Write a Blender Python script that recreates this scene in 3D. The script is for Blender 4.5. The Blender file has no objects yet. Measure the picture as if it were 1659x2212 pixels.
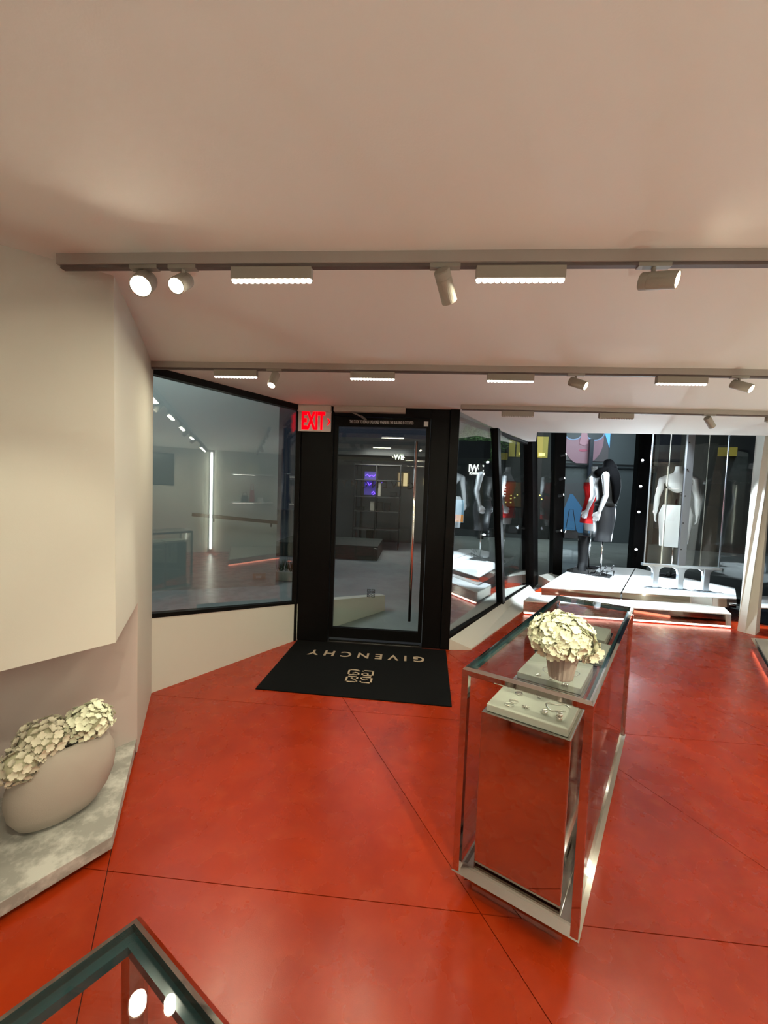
import bpy, bmesh, math, random
from mathutils import Vector, Matrix
random.seed(7)
sc = bpy.context.scene
COL = sc.collection

# ------------------------------------------------------------------ camera
CAM_H = 1.65
FPX, PITCH, ROLL, YAW = 830.0, math.radians(2.9625), math.radians(2.1366), math.radians(-4.124)
cy_, sy_ = math.cos(YAW), math.sin(YAW)
v = Vector((sy_, cy_, 0)); r = Vector((cy_, -sy_, 0)); u = Vector((0, 0, 1))
v2 = math.cos(PITCH) * v - math.sin(PITCH) * u
u2 = math.cos(PITCH) * u + math.sin(PITCH) * v
r2 = math.cos(ROLL) * r + math.sin(ROLL) * u2
u3 = math.cos(ROLL) * u2 - math.sin(ROLL) * r
cam_d = bpy.data.cameras.new('camera')
cam = bpy.data.objects.new('camera', cam_d); COL.objects.link(cam)
cam_d.sensor_fit = 'HORIZONTAL'; cam_d.sensor_width = 36.0; cam_d.lens = FPX / 1659 * 36.0
cam_d.clip_start = 0.02; cam_d.clip_end = 200
m3 = Matrix((r2, u3, -v2)).transposed()
cam.matrix_world = Matrix.Translation((0, 0, CAM_H)) @ m3.to_4x4()
sc.camera = cam

# ------------------------------------------------------------------ world, exposure
w = bpy.data.worlds.new('night'); sc.world = w; w.use_nodes = True
w.node_tree.nodes['Background'].inputs[0].default_value = (0.012, 0.015, 0.022, 1)
w.node_tree.nodes['Background'].inputs[1].default_value = 1.0
sc.view_settings.view_transform = 'Standard'
sc.view_settings.look = 'None'
sc.view_settings.gamma = 1.0
sc.view_settings.use_curve_mapping = False
sc.view_settings.exposure = 0.32
cyc = sc.cycles
cyc.use_denoising = True
cyc.caustics_reflective = False; cyc.caustics_refractive = False; cyc.blur_glossy = 1.0
cyc.max_bounces = 6; cyc.diffuse_bounces = 2; cyc.glossy_bounces = 4
cyc.use_adaptive_sampling = True; cyc.adaptive_threshold = 0.1
cyc.transparent_max_bounces = 14; cyc.sample_clamp_indirect = 8.0

# light strengths (W) and colours
WARM = (1.0, 0.94, 0.68); COOL = (0.78, 0.92, 1.0)
P_BAR, P_SPOT, P_BAY, P_POLE, P_STRIP, P_UP = 5.5, 24.0, 1100.0, 70.0, 40.0, 76.0

# light helpers, and unseen area lights added to brighten the arcade outside
def area_light(name, loc, size, power, color, rot=(0, 0, 0), size_y=None, parent=None):
    d = bpy.data.lights.new(name, 'AREA'); d.energy = power; d.color = color
    d.shape = 'RECTANGLE' if size_y else 'SQUARE'; d.size = size
    if size_y: d.size_y = size_y
    o = bpy.data.objects.new(name, d); COL.objects.link(o)
    o.location = loc; o.rotation_euler = rot
    if parent: o.parent = parent
    return o
def spot_light(name, loc, direction, power, color, angle=40, blend=0.5, parent=None, radius=0.025):
    d = bpy.data.lights.new(name, 'SPOT'); d.energy = power; d.color = color
    d.spot_size = math.radians(angle); d.spot_blend = blend; d.shadow_soft_size = radius
    o = bpy.data.objects.new(name, d); COL.objects.link(o)
    o.location = loc
    o.rotation_euler = Vector(direction).to_track_quat('-Z', 'Y').to_euler()
    if parent: o.parent = parent
    return o
area_light('arcade_fill', (-1.0, 9.5, 5.5), 5.0, 60, (0.85, 0.93, 1.0))  # unseen fill added over the pavement and the neighbouring wall
area_light('arcade_fill', (-4.0, 4.4, 5.0), 2.0, 95, (0.85, 0.95, 0.95))

# ------------------------------------------------------------------ materials
MATS = {}
def mat(name, color, rough=0.5, metal=0.0, emit=None, estr=0.0, spec=0.5, noise=None, bump=None, coat=0.0, sheen=0.0):
    """noise=(scale, colour2, low, high) mottles the base colour; bump=(scale, strength)"""
    if name in MATS: return MATS[name]
    m = bpy.data.materials.new(name); m.use_nodes = True
    nt = m.node_tree; b = nt.nodes['Principled BSDF']
    c = (*color, 1)
    b.inputs['Base Color'].default_value = c
    b.inputs['Roughness'].default_value = rough
    b.inputs['Metallic'].default_value = metal
    b.inputs['Specular IOR Level'].default_value = spec
    b.inputs['Coat Weight'].default_value = coat
    b.inputs['Coat Roughness'].default_value = 0.12
    b.inputs['Sheen Weight'].default_value = sheen
    if emit:
        b.inputs['Emission Color'].default_value = (*emit, 1); b.inputs['Emission Strength'].default_value = estr
        if not any(k in name for k in ('glow', 'sign_red')): m.cycles.emission_sampling = 'NONE'   # a real lamp sits at each of these
    if noise or bump:
        tc = nt.nodes.new('ShaderNodeTexCoord')
    if noise:
        n = nt.nodes.new('ShaderNodeTexNoise'); n.inputs['Scale'].default_value = noise[0]
        n.inputs['Detail'].default_value = 6; n.inputs['Roughness'].default_value = 0.62
        nt.links.new(tc.outputs['Object'], n.inputs['Vector'])
        cr = nt.nodes.new('ShaderNodeValToRGB')
        cr.color_ramp.elements[0].position = noise[2]; cr.color_ramp.elements[1].position = noise[3]
        cr.color_ramp.elements[0].color = c; cr.color_ramp.elements[1].color = (*noise[1], 1)
        nt.links.new(n.outputs['Fac'], cr.inputs['Fac']); nt.links.new(cr.outputs['Color'], b.inputs['Base Color'])
    if bump:
        n2 = nt.nodes.new('ShaderNodeTexNoise'); n2.inputs['Scale'].default_value = bump[0]; n2.inputs['Detail'].default_value = 4
        nt.links.new(tc.outputs['Object'], n2.inputs['Vector'])
        bp = nt.nodes.new('ShaderNodeBump'); bp.inputs['Strength'].default_value = bump[1]; bp.inputs['Distance'].default_value = 0.01
        nt.links.new(n2.outputs['Fac'], bp.inputs['Height']); nt.links.new(bp.outputs['Normal'], b.inputs['Normal'])
    MATS[name] = m
    return m
def glass(name, r0, tint=(1, 1, 1), rough=0.0, power=5.0):
    """clear pane: straight-through transmission plus a mirror reflection that grows towards grazing"""
    if name in MATS: return MATS[name]
    m = bpy.data.materials.new(name); m.use_nodes = True; nt = m.node_tree; nt.nodes.clear()
    out = nt.nodes.new('ShaderNodeOutputMaterial'); mix = nt.nodes.new('ShaderNodeMixShader')
    tr = nt.nodes.new('ShaderNodeBsdfTransparent'); tr.inputs[0].default_value = (*tint, 1)
    gl = nt.nodes.new('ShaderNodeBsdfGlossy'); gl.inputs['Roughness'].default_value = rough
    lw = nt.nodes.new('ShaderNodeLayerWeight'); lw.inputs['Blend'].default_value = 0.5
    pw = nt.nodes.new('ShaderNodeMath'); pw.operation = 'POWER'; pw.inputs[1].default_value = power
    ma = nt.nodes.new('ShaderNodeMath'); ma.operation = 'MULTIPLY_ADD'
    ma.inputs[1].default_value = 1 - r0; ma.inputs[2].default_value = r0
    nt.links.new(lw.outputs['Facing'], pw.inputs[0]); nt.links.new(pw.outputs[0], ma.inputs[0])
    nt.links.new(ma.outputs[0], mix.inputs[0]); nt.links.new(tr.outputs[0], mix.inputs[1]); nt.links.new(gl.outputs[0], mix.inputs[2])
    nt.links.new(mix.outputs[0], out.inputs[0])
    MATS[name] = m
    return m
WALL = mat('warm_white_paint', (0.68, 0.65, 0.58), 0.7, bump=(220, 0.03))
CEIL = mat('ceiling_paint', (0.88, 0.86, 0.81), 0.75, bump=(160, 0.04))
NICHE = mat('niche_paint', (0.60, 0.51, 0.47), 0.7)
JOINT = mat('floor_joint', (0.05, 0.010, 0.006), 0.8)
STEEL = mat('mirror_steel', (0.60, 0.565, 0.53), 0.04, 1.0)
STEEL2 = mat('mirror_steel_soft', (0.72, 0.69, 0.66), 0.12, 1.0)
CHROME = mat('chrome', (0.8, 0.8, 0.8), 0.12, 1.0)
ALU = mat('aluminium', (0.62, 0.68, 0.74), 0.3, 0.9)
BLACKF = mat('black_frame', (0.006, 0.0055, 0.0055), 0.4, spec=0.06)
BLACKM = mat('black_metal', (0.012, 0.012, 0.013), 0.45)
TRACK = mat('track_paint', (0.42, 0.37, 0.33), 0.5)
TRACKD = mat('track_slot', (0.12, 0.09, 0.08), 0.6)
LAMP = mat('lamp_paint', (0.34, 0.31, 0.26), 0.5)
LENS = mat('lamp_lens', (1, 1, 1), 0.4, emit=(1.0, 0.90, 0.70), estr=22)
LENSB = mat('bar_lens', (1, 1, 1), 0.4, emit=(1.0, 0.93, 0.80), estr=5)
LENSC = mat('cool_lens', (1, 1, 1), 0.4, emit=(0.9, 0.96, 1.0), estr=30)
WHITE = mat('white_lacquer', (0.86, 0.87, 0.88), 0.35)
MATF = mat('mat_pile', (0.006, 0.006, 0.006), 0.95, bump=(900, 0.5), spec=0.1)
MATL = mat('mat_letter', (0.42, 0.30, 0.20), 0.9)
STONE = mat('terrazzo', (0.36, 0.345, 0.31), 0.5, noise=(9, (0.62, 0.60, 0.55), 0.44, 0.60))
VASE = mat('stoneware', (0.46, 0.40, 0.345), 0.8, bump=(300, 0.08))
POT = mat('pot_ceramic', (0.45, 0.37, 0.32), 0.65)
PETAL1 = mat('petal_cream', (0.93, 0.94, 0.72), 0.6, spec=0.2)
PETAL2 = mat('petal_beige', (0.80, 0.74, 0.58), 0.6, spec=0.2)
PETALC = mat('petal_core', (0.68, 0.65, 0.45), 0.8)
TRAY = mat('tray_suede', (0.42, 0.42, 0.37), 0.9)
SILVER = mat('silver', (0.80, 0.77, 0.72), 0.18, 1.0)
GEDGE = mat('glass_edge_teal', (0.014, 0.065, 0.075), 0.1, spec=0.8)
PANE = glass('window_glass', 0.12, (0.86, 0.91, 0.90))
PANE_R = glass('right_window_glass', 0.24, (0.84, 0.89, 0.89))
PANE_D = glass('door_glass', 0.035, (0.90, 0.94, 0.93))
CASEG = glass('case_glass', 0.03, (0.96, 0.985, 0.98))
SIDEG = glass('case_side_glass', 0.008, (0.985, 0.995, 0.99))
PANE_B = glass('rear_window_glass', 0.045, (0.90, 0.94, 0.93))
SCREENG = glass('panel_glass', 0.05, (0.84, 0.83, 0.80))
FLOORM = None
def floor_material():
    m = bpy.data.materials.new('red_polished_concrete'); m.use_nodes = True; nt = m.node_tree; b = nt.nodes['Principled BSDF']
    tc = nt.nodes.new('ShaderNodeTexCoord')
    n = nt.nodes.new('ShaderNodeTexNoise'); n.inputs['Scale'].default_value = 1.7; n.inputs['Detail'].default_value = 7; n.inputs['Roughness'].default_value = 0.6
    nt.links.new(tc.outputs['Object'], n.inputs['Vector'])
    cr = nt.nodes.new('ShaderNodeValToRGB'); e = cr.color_ramp.elements
    e[0].position = 0.30; e[0].color = (0.300, 0.021, 0.003, 1)
    e[1].position = 0.72; e[1].color = (0.460, 0.038, 0.005, 1)
    nt.links.new(n.outputs['Fac'], cr.inputs['Fac'])
    n3 = nt.nodes.new('ShaderNodeTexNoise'); n3.inputs['Scale'].default_value = 9; n3.inputs['Detail'].default_value = 3
    nt.links.new(tc.outputs['Object'], n3.inputs['Vector'])
    c3 = nt.nodes.new('ShaderNodeValToRGB'); e = c3.color_ramp.elements
    e[0].position = 0.52; e[0].color = (0, 0, 0, 1); e[1].position = 0.88; e[1].color = (0.28, 0.28, 0.28, 1)
    nt.links.new(n3.outputs['Fac'], c3.inputs['Fac'])
    mx = nt.nodes.new('ShaderNodeMix'); mx.data_type = 'RGBA'
    nt.links.new(c3.outputs['Color'], mx.inputs[0]); nt.links.new(cr.outputs['Color'], mx.inputs[6]); mx.inputs[7].default_value = (0.56, 0.10, 0.03, 1)
    nt.links.new(mx.outputs[2], b.inputs['Base Color'])
    n2 = nt.nodes.new('ShaderNodeTexNoise'); n2.inputs['Scale'].default_value = 5; n2.inputs['Detail'].default_value = 5
    nt.links.new(tc.outputs['Object'], n2.inputs['Vector'])
    mr = nt.nodes.new('ShaderNodeMapRange'); mr.inputs[3].default_value = 0.19; mr.inputs[4].default_value = 0.36
    nt.links.new(n2.outputs['Fac'], mr.inputs[0]); nt.links.new(mr.outputs[0], b.inputs['Roughness'])
    n4 = nt.nodes.new('ShaderNodeTexNoise'); n4.inputs['Scale'].default_value = 300; n4.inputs['Detail'].default_value = 2
    nt.links.new(tc.outputs['Object'], n4.inputs['Vector'])
    bp = nt.nodes.new('ShaderNodeBump'); bp.inputs['Strength'].default_value = 0.06; bp.inputs['Distance'].default_value = 0.004
    nt.links.new(n4.outputs['Fac'], bp.inputs['Height']); nt.links.new(bp.outputs['Normal'], b.inputs['Normal'])
    b.inputs['Specular IOR Level'].default_value = 0.45
    return m
FLOORM = floor_material()

# ------------------------------------------------------------------ mesh helpers
ORG = {}
class MB:
    def __init__(s): s.v = []; s.f = []
    def add(s, vs, fs):
        n = len(s.v); s.v += [Vector(p) for p in vs]; s.f += [[i + n for i in f] for f in fs]; return s
    def box(s, c, size, R=None):
        hx, hy, hz = size[0] / 2, size[1] / 2, size[2] / 2
        vs = [Vector((x, y, z)) for z in (-hz, hz) for y in (-hy, hy) for x in (-hx, hx)]
        if R is not None: vs = [R @ p for p in vs]
        c = Vector(c)
        return s.hexa([c + p for p in vs])
    def hexa(s, vs):   # order: z- (x-y-, x+y-, x-y+, x+y+), z+ same
        return s.add(vs, [[0, 2, 3, 1], [4, 5, 7, 6], [0, 1, 5, 4], [2, 6, 7, 3], [0, 4, 6, 2], [1, 3, 7, 5]])
    def prism(s, poly, z0, z1):
        n = len(poly)
        z0f = z0 if callable(z0) else (lambda i: z0); z1f = z1 if callable(z1) else (lambda i: z1)
        vs = [(q[0], q[1], z0f(i)) for i, q in enumerate(poly)] + [(q[0], q[1], z1f(i)) for i, q in enumerate(poly)]
        fs = [list(range(n))[::-1], list(range(n, 2 * n))] + [[i, (i + 1) % n, n + (i + 1) % n, n + i] for i in range(n)]
        return s.add(vs, fs)
    def slab(s, pts, off):   # planar polygon pushed out along the vector off
        n = len(pts); off = Vector(off)
        vs = [Vector(q) for q in pts] + [Vector(q) + off for q in pts]
        return s.add(vs, [list(range(n))[::-1], list(range(n, 2 * n))] + [[i, (i + 1) % n, n + (i + 1) % n, n + i] for i in range(n)])
    def bar(s, a, b, w, h, up=(0, 0, 1)):   # box beam from a to b, w across, h along up
        a, b = Vector(a), Vector(b); d = (b - a).normalized(); up = Vector(up)
        x = d.cross(up)
        if x.length < 1e-5: x = d.cross(Vector((1, 0, 0)))
        x.normalize(); y = x.cross(d).normalized()
        vs = []
        for e in (a, b):
            for sy in (-1, 1):
                for sx in (-1, 1): vs.append(e + x * sx * w / 2 + y * sy * h / 2)
        return s.hexa(vs)
    def tube(s, pts, rad, n=8, cap=True):
        pts = [Vector(p) for p in pts]; rr = rad if isinstance(rad, (list, tuple)) else [rad] * len(pts)
        rings = []; prev = None
        for i, p in enumerate(pts):
            a = pts[max(0, i - 1)]; b = pts[min(len(pts) - 1, i + 1)]; d = (b - a).normalized()
            if prev is None:
                x = d.cross(Vector((0, 0, 1)))
                if x.length < 1e-3: x = d.cross(Vector((1, 0, 0)))
            else:
                x = prev - d * prev.dot(d)
            x.normalize(); prev = x; y = d.cross(x)
            rings.append([p + (x * math.cos(2 * math.pi * k / n) + y * math.sin(2 * math.pi * k / n)) * rr[i] for k in range(n)])
        return s.loft(rings, cap)
    def loft(s, rings, cap=True, closed=True):
        n = len(rings[0]); base = len(s.v)
        for g in rings: s.v += [Vector(p) for p in g]
        for i in range(len(rings) - 1):
            for k in range(n if closed else n - 1):
                a = base + i * n + k; b = base + i * n + (k + 1) % n
                s.f.append([a, b, b + n, a + n])
        if cap:
            s.f.append([base + k for k in range(n)][::-1]); s.f.append([base + (len(rings) - 1) * n + k for k in range(n)])
        return s
    def lathe(s, prof, n=24, M=None, cap=True):
        rings = []
        for (rad, z) in prof:
            g = [Vector((rad * math.cos(2 * math.pi * k / n), rad * math.sin(2 * math.pi * k / n), z)) for k in range(n)]
            if M is not None: g = [M @ p for p in g]
            rings.append(g)
        return s.loft(rings, cap)
    def build(s, name, material, parent=None, local=False, smooth=False, bevel=0, origin=None, recalc=True):
        o0 = Vector((0, 0, 0))
        if parent is not None and not local: o0 = ORG.get(parent, Vector((0, 0, 0)))
        if origin is not None: o0 = Vector(origin)
        me = bpy.data.meshes.new(name)
        me.from_pydata([p - o0 for p in s.v], [], s.f); me.update()
        if recalc:
            bm = bmesh.new(); bm.from_mesh(me); bmesh.ops.recalc_face_normals(bm, faces=bm.faces); bm.to_mesh(me); bm.free()
        if smooth:
            for p in me.polygons: p.use_smooth = True
        o = bpy.data.objects.new(name, me); COL.objects.link(o)
        me.materials.append(material)
        if bevel:
            md = o.modifiers.new('bevel', 'BEVEL'); md.width = bevel; md.segments = 2; md.limit_method = 'ANGLE'
        if parent is not None:
            o.parent = parent; ORG[o] = o0
        elif origin is not None:
            o.location = origin; ORG[o] = o0
        return o
def tag(o, label=None, cat=None, group=None, kind=None):
    if label: o['label'] = label
    if cat: o['category'] = cat
    if group: o['group'] = group
    if kind: o['kind'] = kind
    return o
def thing(name, label, cat, loc, group=None):
    o = bpy.data.objects.new(name, None); COL.objects.link(o); o.location = loc; o.empty_display_size = 0.05
    ORG[o] = Vector(loc); tag(o, label, cat, group); return o
def struct_root(name, loc=(0, 0, 0)):
    o = bpy.data.objects.new(name, None); COL.objects.link(o); o.location = loc; ORG[o] = Vector(loc); o['kind'] = 'structure'
    o.empty_display_size = 0.05; return o
def struct(name, mb, m, **k):
    o = mb.build(name, m, **k); o['kind'] = 'structure'; return o
def text_mesh(body, size, extrude, M, squeeze=1.0, spacing=1.0, bold=0.0):
    cu = bpy.data.curves.new('text', 'FONT'); cu.body = body; cu.size = size; cu.extrude = extrude
    cu.align_x = 'CENTER'; cu.align_y = 'CENTER'; cu.space_character = spacing; cu.offset = bold; cu.resolution_u = 3
    o = bpy.data.objects.new('text', cu); COL.objects.link(o)
    dg = bpy.context.evaluated_depsgraph_get()
    me = bpy.data.meshes.new_from_object(o.evaluated_get(dg))
    S = Matrix.Diagonal((squeeze, 1, 1, 1)); T = M @ S
    mb = MB(); mb.add([T @ q.co for q in me.vertices], [list(p.vertices) for p in me.polygons])
    bpy.data.objects.remove(o); bpy.data.curves.remove(cu); bpy.data.meshes.remove(me)
    return mb
def letters(mb, name, material, parent):
    par = list(range(len(mb.v)))
    def find(i):
        while par[i] != i: par[i] = par[par[i]]; i = par[i]
        return i
    for f in mb.f:
        for k in f[1:]: par[find(k)] = find(f[0])
    comp = {}
    for f in mb.f: comp.setdefault(find(f[0]), []).append(f)
    for fs in comp.values():
        idx = sorted({i for f in fs for i in f}); mp = {i: k for k, i in enumerate(idx)}
        MB().add([mb.v[i] for i in idx], [[mp[i] for i in f] for f in fs]).build(name, material, parent)
def frame_m(o, x, y):   # matrix placing local xy plane at o with axes x, y
    x = Vector(x).normalized(); y = Vector(y).normalized(); z = x.cross(y)
    M = Matrix((x, y, z)).transposed().to_4x4(); M.translation = Vector(o); return M
def clip(poly, n, c):   # keep n.p <= c
    out = []
    for i in range(len(poly)):
        a, b = poly[i], poly[(i + 1) % len(poly)]; da = n[0] * a[0] + n[1] * a[1] - c; db = n[0] * b[0] + n[1] * b[1] - c
        if da <= 0: out.append(a)
        if (da < 0 < db) or (db < 0 < da):
            t = da / (da - db); out.append((a[0] + t * (b[0] - a[0]), a[1] + t * (b[1] - a[1])))
    return out
def line_n(a, b):   # normal (left of a->b) and offset
    d = Vector((b[0] - a[0], b[1] - a[1])).normalized(); n = (-d[1], d[0]); return n, n[0] * a[0] + n[1] * a[1]

# ------------------------------------------------------------------ key plan points
CZ = 2.53
A = (-1.988, 2.814); D = (-1.19, 4.06); C = (-1.285, 1.57)
DOORY = 4.06
WD = Vector((0.5, 0.866)).normalized(); W0 = Vector((0.47, 4.13)); HD = Vector((0.5725, 0.8199)).normalized()
WN = Vector((WD[1], -WD[0]))   # into the room
def W(s, z=0.0): p_ = W0 + WD * s; return Vector((p_[0], p_[1], z))
FD = Vector((-0.54, -0.84)).normalized()   # niche direction, towards the camera

# ------------------------------------------------------------------ floor
fl = struct('floor', MB().prism([(-2.9, -5.2), (5.2, -5.2), (5.2, 8.6), (3.3, 8.6), (0.46, 4.3), (0.46, 4.12), (-1.24, 4.12), (-2.9, 1.5)], -0.05, -0.007), JOINT)
r1 = [(-2.6, -5), (5.0, -5), (5.0, 4.05), (-2.6, 4.05)]
n_, c_ = line_n(A, D); r1 = clip(r1, n_, c_ + 0.03)
r2_ = [(0.42, 4.05), (5.0, 4.05), (5.0, 8.5), (0.42, 8.5)]
n_, c_ = line_n((0.484, 4.29), (2.28, 6.973)); r2_ = clip(r2_, n_, c_)
cuts = [((-3, 1.465), (6, 1.462)), ((-3, 2.80), (6, 2.735)), ((-3, 4.05), (6, 4.05)), ((-3, 0.17), (6, 0.17)), ((-3, -1.1), (6, -1.1)), ((-3, -2.4), (6, -2.4)), ((-3, -3.7), (6, -3.7)),
        ((-0.478, 2.94), (0.213, 1.691)), ((1.335, 2.394), (1.68, 1.788)), ((2.204, 3.789), (2.659, 2.923)), ((3.193, 4.986), (3.56, 4.17)), ((-1.264, 1.526), (-0.953, 1.019)), ((-3, 5.35), (6, 5.35))]
polys = [r1, r2_]
for a, b in cuts:
    n_, c_ = line_n(a, b); nxt = []
    for q in polys:
        p1 = clip(q, n_, c_ - 0.0017); p2 = clip(q, (-n_[0], -n_[1]), -c_ - 0.0017)
        nxt += [p_ for p_ in (p1, p2) if len(p_) > 2]
    polys = nxt
for q in polys:
    MB().prism(q, -0.007, 0.0).build('floor_panel', FLOORM, fl)

# pavement outside
PAVE = mat('grey_pavement', (0.34, 0.36, 0.36), 0.35, noise=(1.5, (0.26, 0.27, 0.27), 0.35, 0.7))
struct('pavement', MB().prism([(-12, 3.0), (16, 3.0), (16, 30), (-12, 30)], -0.09, -0.055), PAVE)

# ------------------------------------------------------------------ ceiling and walls
ceil_poly = [(-2.9, -5.2), (5.2, -5.2), (5.2, 5.11), (1.639, 5.362), (1.90, 6.24), (1.79, 6.27), (0.42, 4.22), (0.46, 4.16), (-1.28, 4.16), (-2.1, 2.86)]
struct('ceiling', MB().prism(ceil_poly, CZ, CZ + 0.12), CEIL)
# left block with its overhanging hood, twisted front face
hood = MB(); NR = 9
PB = Vector((-1.303, 1.603)); TB = Vector((-1.31, 1.60))
bot = lambda s: PB + FD * s
top = lambda s: TB + Vector((-0.80, -0.60)).normalized() * s
rows = []
for j in range(NR):
    t = j / (NR - 1); row = []
    for i in range(6):
        s = i * 0.42
        p_ = bot(s) * (1 - t) + top(s) * t
        row.append(Vector((p_[0], p_[1], 0.93 + (CZ - 0.93) * t)))
    rows.append(row)
vs = [p_ for row in rows for p_ in row]; fs = []
for j in range(NR - 1):
    for i in range(5): fs.append([j * 6 + i, j * 6 + i + 1, (j + 1) * 6 + i + 1, (j + 1) * 6 + i])
hood.add(vs, fs)
# hood underside, end face and back
a_ = Vector(A); back_off = (Vector((-1.62, 2.166)) - PB)
bb = [(PB + FD * 2.1), PB, PB + back_off, PB + back_off + FD * 2.1]
hood.add([(q[0], q[1], 0.93) for q in bb], [[0, 1, 2, 3]])
hood.add([(PB[0], PB[1], 0.93), (-1.62, 2.166, 0.93), (-1.62, 2.166, CZ), (TB[0], TB[1], CZ)], [[0, 1, 2, 3]])
wl = struct('wall_left', hood, WALL, recalc=False, smooth=False)
for i_, pg in enumerate(wl.data.polygons): pg.use_smooth = i_ < 40
# wall face beyond the niche up to the window, and niche back wall
EDGE = Vector((-1.62, 2.166)); dAE = (Vector(A) - EDGE).normalized(); nAE = Vector((-dAE[1], dAE[0]))
q = [EDGE, Vector(A), Vector(A) + Vector((-0.35, -0.1)), EDGE + FD * 0.1 + Vector((-0.5, 0.3))]
struct('wall_left_return', MB().prism([(p_[0], p_[1]) for p_ in q], 0, CZ), WALL)
nb = [EDGE, EDGE + FD * 2.1, EDGE + FD * 2.1 + Vector((-0.2, 0.1)), EDGE + Vector((-0.2, 0.1))]
struct('wall_niche', MB().prism([(p_[0], p_[1]) for p_ in nb], 0, 0.93), NICHE)
struct('wall_left_rear', MB().prism([(-2.45, 0.35), (-2.9, 0.35), (-2.9, -5.2), (-2.6, -5.2)], 0, CZ), WALL)
struct('wall_back', MB().prism([(-2.9, -5.0), (5.2, -5.0), (5.2, -5.2), (-2.9, -5.2)], 0, CZ), WALL)
struct('wall_right', MB().prism([(5.0, -5.0), (5.2, -5.0), (5.2, 5.1), (5.0, 5.1)], 0, CZ), WALL)
# parapet under the left window with a rising sill
px = [A, D, (D[0] - 0.09, D[1] + 0.06), (A[0] - 0.09, A[1] + 0.06)]
struct('wall_parapet', MB().prism(px, -0.05, lambda i: [0.60, 0.40, 0.40, 0.60][i]), WALL)
# slanted white column at the right of the display bay
cb = [(4.344, 5.32), (4.371, 5.235), (4.443, 5.171), (4.62, 5.32), (4.5, 5.5)]
ct = [(4.388, 5.203), (4.45, 5.17), (4.604, 5.325), (4.75, 5.5), (4.6, 5.6)]
cm = MB().add([(x, y, 0) for x, y in cb] + [(x, y, CZ + 0.1) for x, y in ct], [[4, 3, 2, 1, 0], [5, 6, 7, 8, 9]] + [[i, (i + 1) % 5, 5 + (i + 1) % 5, 5 + i] for i in range(5)])
struct('wall_column', cm, WALL)

# stone ledge on the niche floor
s0 = Vector((-1.262, 1.535)); s1 = EDGE + Vector((-0.004, 0.002))
lp = [s0, s1, s1 + FD * 1.9, s0 + FD * 1.9]
tag(MB().prism([(p_[0], p_[1]) for p_ in lp], 0.028, 0.086).build('stone_ledge', STONE, origin=(s0[0], s0[1], 0), bevel=0.003),
    'long speckled grey stone slab on the floor of the wall niche', 'ledge')
struct('trim_1', MB().prism([(p_[0], p_[1]) for p_ in [s0 + (s1 - s0) * .06 + FD * .05, s1, s1 + FD * 1.9, s0 + (s1 - s0) * .06 + FD * 1.9]], 0.0, 0.028), BLACKM)

# ------------------------------------------------------------------ left window
wn = struct_root('window_1', (A[0], A[1], 0.6))
dAD = (Vector(D) - Vector(A)).normalized(); nAD = Vector((-dAD[1], dAD[0]))
def L(t, z, off=0.0): p_ = Vector(A).lerp(Vector(D), t) + nAD * off; return Vector((p_[0], p_[1], z))
MB().slab([L(0, .60, .02), L(1, .40, .02), L(1, CZ, .02), L(0, CZ, .02)], (*(nAD * 0.012), 0)).build('pane', PANE, wn)
MB().slab([L(0, CZ - .055, -.01), L(1, CZ - .055, -.01), L(1, CZ, -.01), L(0, CZ, -.01)], (*(nAD * 0.07), 0)).build('head_rail', BLACKF, wn)
MB().slab([L(0, .60, -.004), L(1, .40, -.004), L(1, .425, -.004), L(0, .635, -.004)], (*(nAD * 0.07), 0)).build('sill_rail', BLACKF, wn)

# ------------------------------------------------------------------ door
dr = struct_root('door_1', (-0.35, DOORY, 0))
def bx(x0, x1, y0, y1, z0, z1): return MB().box(((x0 + x1) / 2, (y0 + y1) / 2, (z0 + z1) / 2), (x1 - x0, y1 - y0, z1 - z0))
bx(-1.245, -0.86, DOORY - .01, DOORY + .10, 0, CZ).build('jamb', BLACKF, dr, bevel=.006)
bx(0.165, 0.36, DOORY + .01, DOORY + .10, 0, CZ).build('jamb', BLACKF, dr, bevel=.006)
MB().prism([(0.36, DOORY - .01), (0.455, DOORY - .01), (0.47, DOORY + .14), (0.36, DOORY + .14)], 0, CZ).build('corner_post', BLACKF, dr, bevel=.006)
bx(-1.255, -1.20, DOORY - .05, DOORY, 0, CZ).build('corner_post', BLACKF, dr, bevel=.006)
bx(-0.86, 0.165, DOORY + .0, DOORY + .10, 2.435, CZ).build('header', BLACKF, dr)
bx(-0.855, 0.16, DOORY + .02, DOORY + .065, 2.335, 2.43).build('top_rail', BLACKF, dr)
bx(-0.855, 0.16, DOORY + .02, DOORY + .065, 0.045, 0.155).build('bottom_rail', BLACKF, dr)
bx(-0.855, -0.815, DOORY + .02, DOORY + .065, 0.155, 2.335).build('stile', BLACKF, dr)
bx(0.118, 0.16, DOORY + .02, DOORY + .065, 0.155, 2.335).build('stile', BLACKF, dr)
bx(-0.815, 0.118, DOORY + .036, DOORY + .048, 0.155, 2.335).build('pane', PANE_D, dr)
bx(-0.86, 0.165, DOORY - .02, DOORY + .12, -0.05, 0.012).build('threshold', BLACKM, dr)
bx(-0.84, 0.14, DOORY - .012, DOORY + .004, 0.012, 0.028).build('sweep', STEEL2, dr)
hd = MB().tube([(0.02, DOORY - .055, 0.30), (0.02, DOORY - .055, 2.185)], 0.0165, 16).build('handle', CHROME, dr, smooth=True)
for z in (0.62, 1.85):
    MB().tube([(0.02, DOORY - .055, z), (0.02, DOORY + .04, z)], 0.009, 10).build('handle_post', CHROME, hd)
bx(0.09, 0.135, DOORY + .008, DOORY + .022, 2.35, 2.40).build('lock_plate', mat('plate', (.6, .6, .58), .4, .6), dr)
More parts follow.
